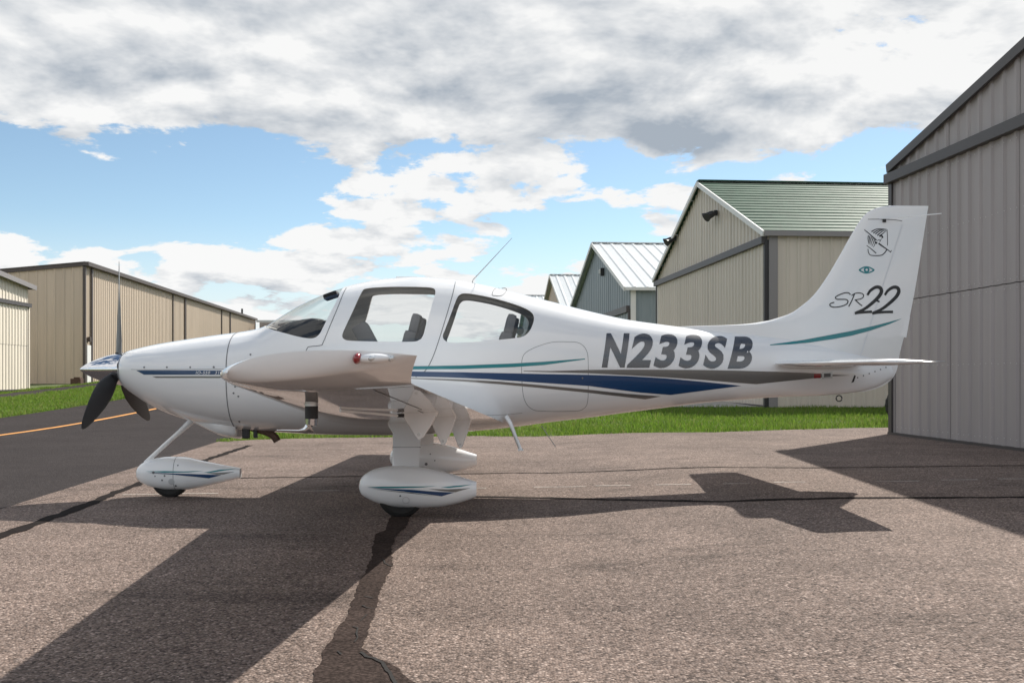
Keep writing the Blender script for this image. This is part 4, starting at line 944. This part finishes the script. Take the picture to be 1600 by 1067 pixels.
# striped canopy emblem with a propeller across it
def emb(pts, w=0.006, w1=None): P = smooth_open([fl(*p) for p in q5(pts)], 4); fdrape('crest_emblem', stroke_bm(P, w, w1), 'script', 0.0025)
for a in ([(545, 130), (590, 108), (640, 104), (688, 108)], [(563, 143), (605, 118), (650, 109)], [(582, 152), (620, 125), (665, 110)], [(600, 165), (640, 132), (680, 112)], [(618, 172), (655, 145), (686, 118)]): emb(a, 0.011, 0.004)
for a in ([(517, 165), (513, 200), (520, 245)], [(530, 172), (524, 210), (524, 240)], [(545, 180), (535, 215), (530, 250)], [(560, 192), (548, 225), (540, 258)], [(574, 205), (562, 238), (550, 268)], [(584, 220), (576, 250), (562, 275)]): emb(a, 0.010, 0.003)
emb([(480, 112), (520, 145), (560, 182), (592, 210)], 0.006, 0.013); emb([(612, 238), (650, 265), (690, 292), (728, 320)], 0.015, 0.006); emb([(735, 302), (722, 322)], 0.006)
emb([(500, 258), (545, 292), (590, 330)], 0.006, 0.009); emb([(692, 110), (696, 180), (696, 258)], 0.006); emb([(512, 290), (520, 330), (545, 350), (630, 350), (665, 330), (690, 296)], 0.006, 0.010)
emb([(622, 175), (640, 165), (652, 185), (640, 178)], 0.012); emb([(600, 215), (615, 205), (632, 215)], 0.006); emb([(640, 195), (622, 225)], 0.005)
fdrape('crest_emblem', ell(1270 + 592 / 5.928, 340 + 234 / 5.928, 1.6, 1.6, 12), 'script', 0.003)
bm = bmesh.new(); x, z = fl(1420, 510); add_box(bm, (x - 0.03, 0, z), 0.07, 0.012, 0.2, Matrix.Rotation(R(10), 3, 'Y')); bm_obj('trim_tab', bm, M['paint'], finb)
for s in (-1, 1):
    a = loc(1373, 342.5); tube('nav_antenna', [(a[0], s * 0.02, a[1]), (a[0] + 0.12, s * 0.10, a[1] - 0.004), (a[0] + 0.46, s * 0.30, a[1] + 0.006)], 0.005, M['paint'], finb, 6)
a = loc(1380, 345); bm = bmesh.new(); add_box(bm, (a[0], -0.025, a[1] - 0.004), 0.03, 0.02, 0.03, None, 0.004); bm_obj('antenna_mount', bm, M['dark'], finb)
def stab(sg):
    rings = []
    for y, le, te, t in ((0.02, 2.40, 3.24, .075), (0.3, 2.43, 3.23, .07), (1.0, 2.52, 3.18, .062), (1.6, 2.58, 3.15, .055), (1.88, 2.61, 3.13, .05), (1.94, 2.625, 3.12, .04), (1.965, 2.65, 3.11, .02), (1.97, 2.68, 3.10, .006)):
        c = te - le; u = 0.5 * (1 - np.cos(np.linspace(0, math.pi, 20))); yt = 5 * t / c * (0.2969 * np.sqrt(u) - 0.126 * u - 0.3516 * u**2 + 0.2843 * u**3 - 0.1036 * u**4) * c
        z0 = 1.217 - 0.004 * y
        rings.append([(le + c * a, sg * y, z0 + b) for a, b in zip(u, yt)] + [(le + c * a, sg * y, z0 - b) for a, b in zip(u[-2:0:-1], yt[-2:0:-1])])
    st = loft('horizontal_stabilizer', rings, M['paint'], plane, 40)
    for i in range(5):
        y = 0.9 + 0.22 * i; tube('static_wick', [(3.17, sg * y, 1.214), (3.24, sg * y, 1.214)], 0.003, M['alu'], st, 5)
    # elevator hinge line, upper and lower
    for dz in (0.031, -0.031): mesh_obj('elevator_seam', [(2.94, sg * 0.25, 1.217 + dz), (2.948, sg * 0.25, 1.217 + dz), (2.952, sg * 1.6, 1.21 + dz * .8), (2.944, sg * 1.6, 1.21 + dz * .8)], [(0, 1, 2, 3)], M['seam'], st)
    return st
stab(-1); stab(1)
def tdrape(name, pts, m, off): return drape(name, pts, M[m], off, hull, 0.05, 0.04, fn=tail_y, nfn=tail_n)
def tl(px, py):
    x, z = loc(px, py, -0.1); return x, z
tdrape('data_plate', [tl(1283, 581.5), tl(1300, 580.5), tl(1300, 590.5), tl(1283, 592)], 'alu', 0.003); tdrape('data_plate', [tl(1286, 583.5), tl(1297, 583), tl(1297, 588.5), tl(1286, 589.5)], 'seam', 0.004)
tdrape('warning_decal', [tl(1270, 584), tl(1281, 583.5), tl(1281, 590.5), tl(1270, 591)], 'redlens', 0.003)
tdrape('control_slot', [tl(1335.5, 586), tl(1338, 587), tl(1335, 596.5), tl(1331, 598)], 'dark', 0.004)
for i in range(6):
    x, z = tl(1341 + 9.5 * i, 590 - 3.2 * i); tdrape('rivet', [(x + 0.007 * math.cos(k), z + 0.007 * math.sin(k)) for k in np.linspace(0, 2 * math.pi, 8, endpoint=False)], 'seam', 0.004)
a = loc(1311, 619); tube('tie_down_ring', [(a[0] + 0.028 * math.cos(t), 0, a[1] - 0.02 + 0.028 * math.sin(t)) for t in np.linspace(0, 2 * math.pi, 14)], 0.006, M['dark'], hull, 6)
# ---- belly, antennas, step
a = loc(737, 441); b = loc(800, 372); tube('whip_antenna', [(a[0], 0, a[1] - 0.03), (a[0] + 0.012, 0, a[1] + 0.02), (b[0], 0, b[1])], 0.004, M['alu'], hull, 6, [0.012, 0.006, 0.0022])
a = loc(845, 668); b = loc(867, 697); tube('belly_antenna', [(a[0], -0.1, a[1] + 0.02), (b[0], -0.1, b[1])], 0.004, M['alu'], hull, 6)
a = loc(797, 660, -0.45); b = loc(813, 702, -0.5); tube('boarding_step', [(a[0] - 0.03, -0.42, a[1] + 0.05), (a[0], -0.46, a[1]), (b[0], -0.52, b[1])], 0.018, M['paint'], hull, 10, [0.022, 0.02, 0.016])
bm = bmesh.new(); add_box(bm, (b[0] + 0.0, -0.55, b[1]), 0.05, 0.06, 0.014, None, 0.006); bm_obj('step_plate', bm, M['paint'], hull)
a = loc(387, 672, -0.2); tube('exhaust_pipe', [(a[0] + 0.02, -0.2, a[1] + 0.03), (a[0] + 0.10, -0.2, a[1] + 0.005), (a[0] + 0.16, -0.2, a[1] - 0.012), (a[0] + 0.21, -0.2, a[1] - 0.035), (a[0] + 0.245, -0.2, a[1] - 0.065), (a[0] + 0.265, -0.2, a[1] - 0.10)], 0.034, M['rust'], hull, 14)
bm = bmesh.new(); add_box(bm, (a[0] - 0.01, -0.22, a[1] - 0.02), 0.07, 0.05, 0.11, None, 0.02); bm_obj('drain_fitting', bm, M['dark'], hull)
bm = bmesh.new(); add_box(bm, (a[0] + 0.075, -0.22, a[1] - 0.02), 0.035, 0.04, 0.10, None, 0.01); bm_obj('drain_fitting', bm, M['dark'], hull)
# cowling lip under the nose (air outlet)
rings = []
for px, d, w in ((296, 0.0, .10), (320, .03, .22), (350, .075, .30), (376, .085, .31), (380, .06, .30)):
    x = loc(px, 588)[0]; zb = float(f_bot(x)); rings.append([(x, w * math.cos(t), zb + 0.05 - (d + 0.05) * max(0, -math.sin(t)) ** 0.5 * (1 if math.sin(t) < 0 else 0) + 0.04 * max(0, math.sin(t))) for t in np.linspace(0, 2 * math.pi, 24, endpoint=False)])
loft('cowl_outlet', rings, M['paint'], hull, 50)
for s in (-1, 1):
    bm = bmesh.new(); bmesh.ops.create_uvsphere(bm, u_segments=20, v_segments=12, radius=1, matrix=Matrix.Translation((X0 + 0.012, s * 0.20, 1.19)) @ Matrix.Diagonal((0.02, 0.065, 0.05, 1))); bm_obj('air_inlet', bm, M['dark'], hull, True)

# ---- propeller
HX, HZ = loc(186, 577)
def propeller():
    prof = [(-0.355, 0.0), (-0.352, 0.008), (-0.335, 0.022), (-0.30, 0.045), (-0.25, 0.071), (-0.18, 0.10), (-0.11, 0.123), (-0.04, 0.14), (0.03, 0.149), (0.062, 0.150), (0.064, 0.146), (0.066, 0.0)]
    hx = HX + 0.0; rings = [[(hx + a, r * math.cos(t), HZ + r * math.sin(t)) for t in np.linspace(0, 2 * math.pi, 64, endpoint=False)] for a, r in [(p[0], max(p[1], 1e-4)) for p in prof]]
    sp = loft('spinner', rings, M['chrome'], plane, 35)
    bm = bmesh.new(); bmesh.ops.create_cone(bm, cap_ends=True, segments=48, radius1=0.152, radius2=0.152, depth=0.014, matrix=Matrix.Translation((hx + 0.075, 0, HZ)) @ Matrix.Rotation(R(90), 4, 'Y')); bm_obj('spinner_plate', bm, M['dark'], sp)
    for k, ang in enumerate((90, 210, 330)):
        a = R(ang); er = Vector((0, math.cos(a), math.sin(a))); et = Vector((0, -math.sin(a), math.cos(a))); ex = Vector((1, 0, 0)); rings = []
        for r, ch, tw, th in ((0.09, 0.085, 40, 0.055), (0.16, 0.095, 40, 0.042), (0.26, 0.145, 36, 0.03), (0.40, 0.185, 29, 0.022), (0.55, 0.185, 24, 0.017), (0.70, 0.160, 20, 0.013), (0.82, 0.125, 18, 0.010), (0.90, 0.092, 16.5, 0.008), (0.95, 0.063, 16, 0.006), (0.98, 0.036, 15.5, 0.005), (0.992, 0.012, 15.5, 0.003)):
            t = R(tw); cv = et * math.cos(t) + ex * math.sin(t); nv = ex * math.cos(t) - et * math.sin(t); c0 = Vector((hx, 0, HZ)) + er * r; ring = []
            for q in np.linspace(0, 2 * math.pi, 20, endpoint=False):
                ring.append(c0 + cv * (ch * 0.5 * math.cos(q) - 0.05 * ch) + nv * (th * 0.5 * math.sin(q) + 0.02 * ch * math.cos(q) ** 2))
            rings.append(ring)
        b = loft('blade', rings, M['blade'] if ang != 90 else M['bladeg'], sp, 60)
        tube('blade_shank', [Vector((hx, 0, HZ)) + er * 0.05, Vector((hx, 0, HZ)) + er * (0.155 if ang == 90 else 0.175)], 0.05, M['dark'], sp, 18, [0.058, 0.046 if ang != 90 else 0.03])
propeller()

# ---- landing gear
def body_of_rev(name, stn, yc, m, parent, ny=2.3, flat=None):
    """wheel fairing: stations (x, ztop, zbot, half width); superellipse sections"""
    xs = [s[0] for s in stn]; ft = pchip(xs, [s[1] for s in stn]); fb = pchip(xs, [s[2] for s in stn]); fw = pchip(xs, [s[3] for s in stn]); rings = []
    u = np.linspace(0, 1, 40); u = np.concatenate([[0, 0.004, 0.012], u[1:]])
    for x in xs[0] + (xs[-1] - xs[0]) * u:
        t, b, w = float(ft(x)), float(fb(x)), float(fw(x)); r = []
        for q in np.linspace(0, 2 * math.pi, 32, endpoint=False):
            c, s = math.cos(q), math.sin(q); r.append((x, yc + w * math.copysign(abs(c) ** (2 / ny), c), (t + b) / 2 + (t - b) / 2 * math.copysign(abs(s) ** (2 / ny), s)))
        rings.append(r)
    return loft(name, rings, m, parent, 55), ft, fb, fw
def tyre(xc, yc, r, w, parent, name='tyre'):
    prof = [(r * 0.55, -w * 0.40), (r * 0.80, -w * 0.5), (r * 0.95, -w * 0.40), (r, -w * 0.2), (r, w * 0.2), (r * 0.95, w * 0.40), (r * 0.80, w * 0.5), (r * 0.55, w * 0.40)]
    bm = bmesh.new(); seg = 48; rings = []
    for i in range(seg):
        a = 2 * math.pi * i / seg; rings.append([bm.verts.new((xc + q * math.cos(a), yc + y, r + q * math.sin(a) - 0.006)) for q, y in prof])
    for i in range(seg):
        A = rings[i]; B = rings[(i + 1) % seg]
        for k in range(len(prof)): bm.faces.new((A[k], A[(k + 1) % len(prof)], B[(k + 1) % len(prof)], B[k]))
    return bm_obj(name, bm, M['rubber'], parent, True, 40)
YG = 1.375
def px_main(px, py): return loc(px, py, -YG - 0.1)
def fairing_decals(pant, xm, zm, fy, fnn):
    pass
def main_gear(sg):
    P = lambda px, py: loc(px, py, -YG)
    pts = [((561, 760), 757, 763, 0.012), ((564, 0), 747, 771, 0.05), ((572, 0), 739.5, 777, 0.082), ((590, 0), 731.5, 785.5, 0.118), ((620, 0), 727.3, 792, 0.14), ((655, 0), 728.2, 793.3, 0.142), ((685, 0), 734, 792, 0.128), ((710, 0), 741.5, 787.5, 0.102), ((730, 0), 748, 781.5, 0.075), ((744.5, 0), 752.5, 776, 0.052)]
    stn = [(P(p[0][0], 0)[0], P(p[0][0], p[1])[1], P(p[0][0], p[2])[1], p[3]) for p in pts]
    # gear leg: streamlined strut from the wing down to the wheel
    x0 = P(633, 0)[0]; rings = []
    for y, z, c, t, dx in ((1.02, 0.80, 0.36, 0.10, -0.02), (1.08, 0.70, 0.30, 0.075, -0.01), (1.14, 0.64, 0.235, 0.058, 0.0), (1.22, 0.54, 0.22, 0.054, 0.0), (1.30, 0.42, 0.215, 0.052, 0.0), (YG - 0.01, 0.30, 0.21, 0.05, 0.0)):
        rings.append([(x0 + dx + c * 0.5 * math.cos(q) * 1.0, sg * (y + t * 0.5 * math.sin(q) * (1 - 0.35 * math.cos(q))), z) for q in np.linspace(0, 2 * math.pi, 28, endpoint=False)])
    leg = loft('gear_leg', rings, M['paint'], plane, 50)
    zc = 0.535
    rr = [(x0 + 0.114 * math.cos(q), sg * (1.224 + 0.0285 * math.sin(q) * (1 - 0.35 * math.cos(q))), zc) for q in np.linspace(0, 2 * math.pi, 28, endpoint=False)]
    mesh_obj('cuff_seam', rr + [(a, b, c - 0.006) for a, b, c in rr], [(i, (i + 1) % 28, 28 + (i + 1) % 28, 28 + i) for i in range(28)], M['seam'], leg)
    pant, ft, fb, fw = body_of_rev('wheel_fairing', stn, sg * YG, M['paint'], leg)
    tyre(P(627, 0)[0] + 0.0, sg * YG, 0.185, 0.15, leg)
    fy = lambda x, z: sg * YG - fw(x) * np.maximum(1 - np.abs((z - (ft(x) + fb(x)) / 2) / np.maximum((ft(x) - fb(x)) / 2, 1e-4)) ** 2.3, 0) ** (1 / 2.3)
    def nn(C):
        C = np.asarray(C, float); e = 2e-3; x, z = C[:, 0], C[:, 2]; n = np.stack([(fy(x + e, z) - fy(x - e, z)) / (2 * e), -np.ones_like(x), (fy(x, z + e) - fy(x, z - e)) / (2 * e)], 1); return n / np.linalg.norm(n, axis=1, keepdims=True)
    def D(name, pts, m, off=0.0025):
        drape(name, [loc(a, b, -YG - 0.12) if True else 0 for a, b in pts], M[m], off, pant, 0.03, 0.02, fn=fy, nfn=nn)
    if sg < 0:
        g = lambda a, b: (540 + a / 5.333, 620 + b / 5.333)
        D('stripe', [g(175, 752), g(300, 745), g(500, 742), g(760, 741), g(640, 750), g(420, 757), g(300, 758)], 'teal'); D('stripe', [g(790, 753), g(900, 742), g(1050, 737), g(960, 752), g(860, 758)], 'teal')
        D('stripe', [g(178, 757), g(350, 762), g(560, 770), g(740, 786), g(905, 797), g(800, 826), g(640, 802), g(470, 782), g(320, 768)], 'blue', 0.0028)
        D('stripe', [g(690, 764), g(850, 769), g(1040, 765), g(960, 783), g(915, 795), g(800, 782)], 'grey', 0.0024)
        D('stripe', [g(200, 765), g(400, 780), g(560, 795), g(760, 826), g(560, 801), g(400, 785)], 'grey', 0.0024)
        D('access_cap', [g(503 + 29 * math.cos(t), 858 + 29 * math.sin(t)) for t in np.linspace(0, 2 * math.pi, 20, endpoint=False)], 'alu', 0.002); D('access_cap', [g(503 + 26 * math.cos(t), 858 + 26 * math.sin(t)) for t in np.linspace(0, 2 * math.pi, 20, endpoint=False)], 'paint', 0.003)
        D('screw_head', [g(457 + 8 * math.cos(t), 821 + 8 * math.sin(t)) for t in np.linspace(0, 2 * math.pi, 10, endpoint=False)], 'seam', 0.003)
    else:
        for px, py, r in ((666, 724.5, 0.016), (672.5, 709, 0.007), (679.5, 719, 0.007)):
            x, z = loc(px, py, YG - 0.12); drape('screw_head', [(x + r * math.cos(t), z + r * math.sin(t)) for t in np.linspace(0, 2 * math.pi, 10, endpoint=False)], M['seam'], 0.003, pant, 1, 1, fn=fy, nfn=nn)
main_gear(-1); main_gear(1)
def nose_gear():
    P = lambda px, py: loc(px, py, 0.0)
    pts = [(213, 737, 743, .012), (216, 729.5, 749, .05), (224, 722.5, 755, .08), (240, 716.5, 761.5, .115), (265, 713.4, 765, .135), (288, 714, 765, .135), (310, 718.5, 762.3, .115), (335, 723.5, 756.8, .085), (360, 728.3, 750.5, .055), (376, 731, 746.5, .04)]
    stn = [(P(p[0], 0)[0], P(p[0], p[1])[1], P(p[0], p[2])[1], p[3]) for p in pts]
    rings = []
    for px, py, c, t in ((236, 726, 0.10, .055), (232.5, 718, 0.092, .052), (262, 691, 0.098, .055), (290, 667, 0.125, .062), (304, 655, 0.165, .08), (318, 643, 0.19, .09)):
        x, z = P(px, py); rings.append([(x + c * 0.5 * math.cos(q), t * 0.5 * math.sin(q), z + 0.18 * c * math.cos(q)) for q in np.linspace(0, 2 * math.pi, 20, endpoint=False)])
    leg = loft('nose_gear_leg', rings, M['paint'], plane, 50)
    pant, ft, fb, fw = body_of_rev('wheel_fairing', stn, 0, M['paint'], leg)
    tyre(P(267, 0)[0], 0, 0.172, 0.13, leg)
    fy = lambda x, z: -fw(x) * np.maximum(1 - np.abs((z - (ft(x) + fb(x)) / 2) / np.maximum((ft(x) - fb(x)) / 2, 1e-4)) ** 2.3, 0) ** (1 / 2.3)
    def nn(C):
        C = np.asarray(C, float); e = 2e-3; x, z = C[:, 0], C[:, 2]; n = np.stack([(fy(x + e, z) - fy(x - e, z)) / (2 * e), -np.ones_like(x), (fy(x, z + e) - fy(x, z - e)) / (2 * e)], 1); return n / np.linalg.norm(n, axis=1, keepdims=True)
    g = lambda a, b: loc(100 + a / 2.669, 400 + b / 2.669, -0.12)
    def D(name, pts, m, off=0.0025): drape(name, [g(*p) for p in pts], M[m], off, pant, 0.03, 0.02, fn=fy, nfn=nn)
    D('stripe', [(338, 898), (420, 895), (500, 897), (580, 896), (520, 901), (420, 902)], 'teal'); D('stripe', [(580, 903), (640, 893), (712, 890), (650, 898), (610, 904)], 'teal')
    D('stripe', [(338, 902), (430, 904), (520, 907), (600, 912), (650, 915), (600, 927), (540, 919), (460, 910), (390, 906)], 'blue', 0.0028); D('stripe', [(590, 906), (650, 904), (705, 902), (660, 912), (630, 912)], 'grey')
    D('access_cap', [(449 + 13 * math.cos(t), 940 + 13 * math.sin(t)) for t in np.linspace(0, 2 * math.pi, 18, endpoint=False)], 'cap', 0.002)
    for cx, cy, r in ((374, 902, 6), (411, 933, 4), (422, 915, 4), (465, 957, 4), (381, 917, 3), (475, 873, 3)): D('screw_head', [(cx + r * math.cos(t), cy + r * math.sin(t)) for t in np.linspace(0, 2 * math.pi, 10, endpoint=False)], 'seam', 0.0045)
    x, z = P(277, 0); th = np.linspace(0, 2 * math.pi, 40)
    ring = lambda xx: [(xx, fw(xx) * math.copysign(abs(math.cos(q)) ** (2 / 2.3), math.cos(q)) * 1.012, (ft(xx) + fb(xx)) / 2 + (ft(xx) - fb(xx)) / 2 * 1.012 * math.copysign(abs(math.sin(q)) ** (2 / 2.3), math.sin(q))) for q in th]
    mesh_obj('panel_seam', ring(x) + ring(x + 0.004), [(i, i + 1, 40 + i + 1, 40 + i) for i in range(39)], M['seam'], pant)
nose_gear()

# ------------------------------------------------------------------ grass
def grass(name, label, pts_fn, n, hmin, hmax, wd, inside):
    X = []; 
    P = pts_fn(n); keep = inside(P[:, 0], P[:, 1]); P = P[keep]; n = len(P)
    z = gz(P[:, 0], P[:, 1]) - 0.03; h = rng.uniform(hmin, hmax, n) * (0.65 + 0.7 * (0.5 + 0.5 * np.sin(P[:, 0] * 2.3 + 1.7 * np.sin(P[:, 1] * 1.1)) * np.sin(P[:, 1] * 1.9 + P[:, 0] * 0.6))); a = rng.uniform(0, 2 * math.pi, n)
    lean = rng.normal(0, 0.35, (n, 2)) * h[:, None]; dx = np.cos(a) * wd * rng.uniform(.6, 1.3, n); dy = np.sin(a) * wd
    b0 = np.stack([P[:, 0] - dx, P[:, 1] - dy, z], 1); b1 = np.stack([P[:, 0] + dx, P[:, 1] + dy, z], 1)
    m0 = np.stack([P[:, 0] - dx * .8 + lean[:, 0] * .4, P[:, 1] - dy * .8 + lean[:, 1] * .4, z + h * .6], 1); m1 = np.stack([P[:, 0] + dx * .8 + lean[:, 0] * .4, P[:, 1] + dy * .8 + lean[:, 1] * .4, z + h * .6], 1)
    tp = np.stack([P[:, 0] + lean[:, 0], P[:, 1] + lean[:, 1], z + h], 1)
    V = np.stack([b0, b1, m1, m0, tp], 1).reshape(-1, 3); me = bpy.data.meshes.new(name); me.vertices.add(len(V)); me.vertices.foreach_set('co', V.ravel())
    base = np.arange(n) * 5; q = np.stack([base, base + 1, base + 2, base + 3], 1); t = np.stack([base + 3, base + 2, base + 4], 1)
    loops = np.concatenate([q, t], 1).ravel(); me.loops.add(len(loops)); me.loops.foreach_set('vertex_index', loops.astype(np.int32))
    me.polygons.add(2 * n); st = np.stack([np.arange(n) * 7, np.arange(n) * 7 + 4], 1).ravel(); me.polygons.foreach_set('loop_start', st.astype(np.int32))
    me.update(calc_edges=True); me.validate()
    col = np.array([[0.135, 0.235, 0.028], [0.18, 0.285, 0.038], [0.095, 0.18, 0.024], [0.28, 0.27, 0.10]]); pick = rng.choice(4, n, p=[.42, .32, .2, .06]); pn = np.sin(P[:, 0] * 0.9 + 2.1 * np.sin(P[:, 1] * 0.43)) * np.sin(P[:, 1] * 0.7 + 1.3 * np.sin(P[:, 0] * 0.6)) + 0.5 * np.sin(P[:, 0] * 3.3 + P[:, 1] * 2.1); dry = np.clip(pn * 0.5 + rng.normal(0, .35, n), 0, 1)[:, None]; c = col[pick] * (1 - 0.28 * dry) + np.array([[0.27, 0.25, 0.10]]) * 0.28 * dry; c = c * rng.uniform(.7, 1.25, (n, 1)); c = np.repeat(np.concatenate([c, np.ones((n, 1))], 1), 5, 0)
    at = me.color_attributes.new('tint', 'FLOAT_COLOR', 'POINT'); at.data.foreach_set('color', c.ravel())
    me.materials.append(M['grass']); o = link(bpy.data.objects.new(name, me)); tag(o, label, 'grass', kind='stuff')
ne_x = np.array([p[0] for p in near_edge]); ne_y = np.array([p[1] for p in near_edge])
def rpts(n):
    X = rng.uniform(-8, 13, n); Y = 16.5 + 24 * rng.uniform(0, 1, n) ** 1.7; return np.stack([X, Y], 1)
def rin(X, Y):
    edge = np.interp(X, ne_x, ne_y) + 0.10 * np.sin(X * 3.1) + 0.08 * np.sin(X * 9.7 + 1) + np.abs(rng.normal(0, 0.12, len(X))) - 0.08
    ok = (Y > edge) & (X > TE(Y) + 0.05 * np.sin(Y * 4)) & ~((X > 6.4 + AX * (Y - 17.28)) & (Y < 17.9)); pad = (X > 2.4 + AX * (Y - 27)) & (Y > 27.1); gh = (X > 6.9 + AX * (Y - 27)) & (Y > 26.95)
    return ok & ~pad & ~gh
grass('grass', 'mown green grass between the apron and the tan hangar', rpts, 230000, 0.04, 0.12, 0.006, rin)
def lpts(n):
    Y = 18 + 34 * rng.uniform(0, 1, n); return np.stack([TL(Y) - rng.uniform(-0.05, 6.3, n), Y], 1)
def lin(X, Y):
    d = TL(Y) - X; e = rng.normal(0, 0.06, len(X)) + 0.08 * np.sin(Y * 2.7)
    return ((d > e) & (d < 4.5 + e)) | ((d > 5.85 + e) & (d < 6.3 + 0.0 * X))
grass('grass', 'rough green grass strip between the taxiway and the left hangars', lpts, 130000, 0.04, 0.12, 0.009, lin)
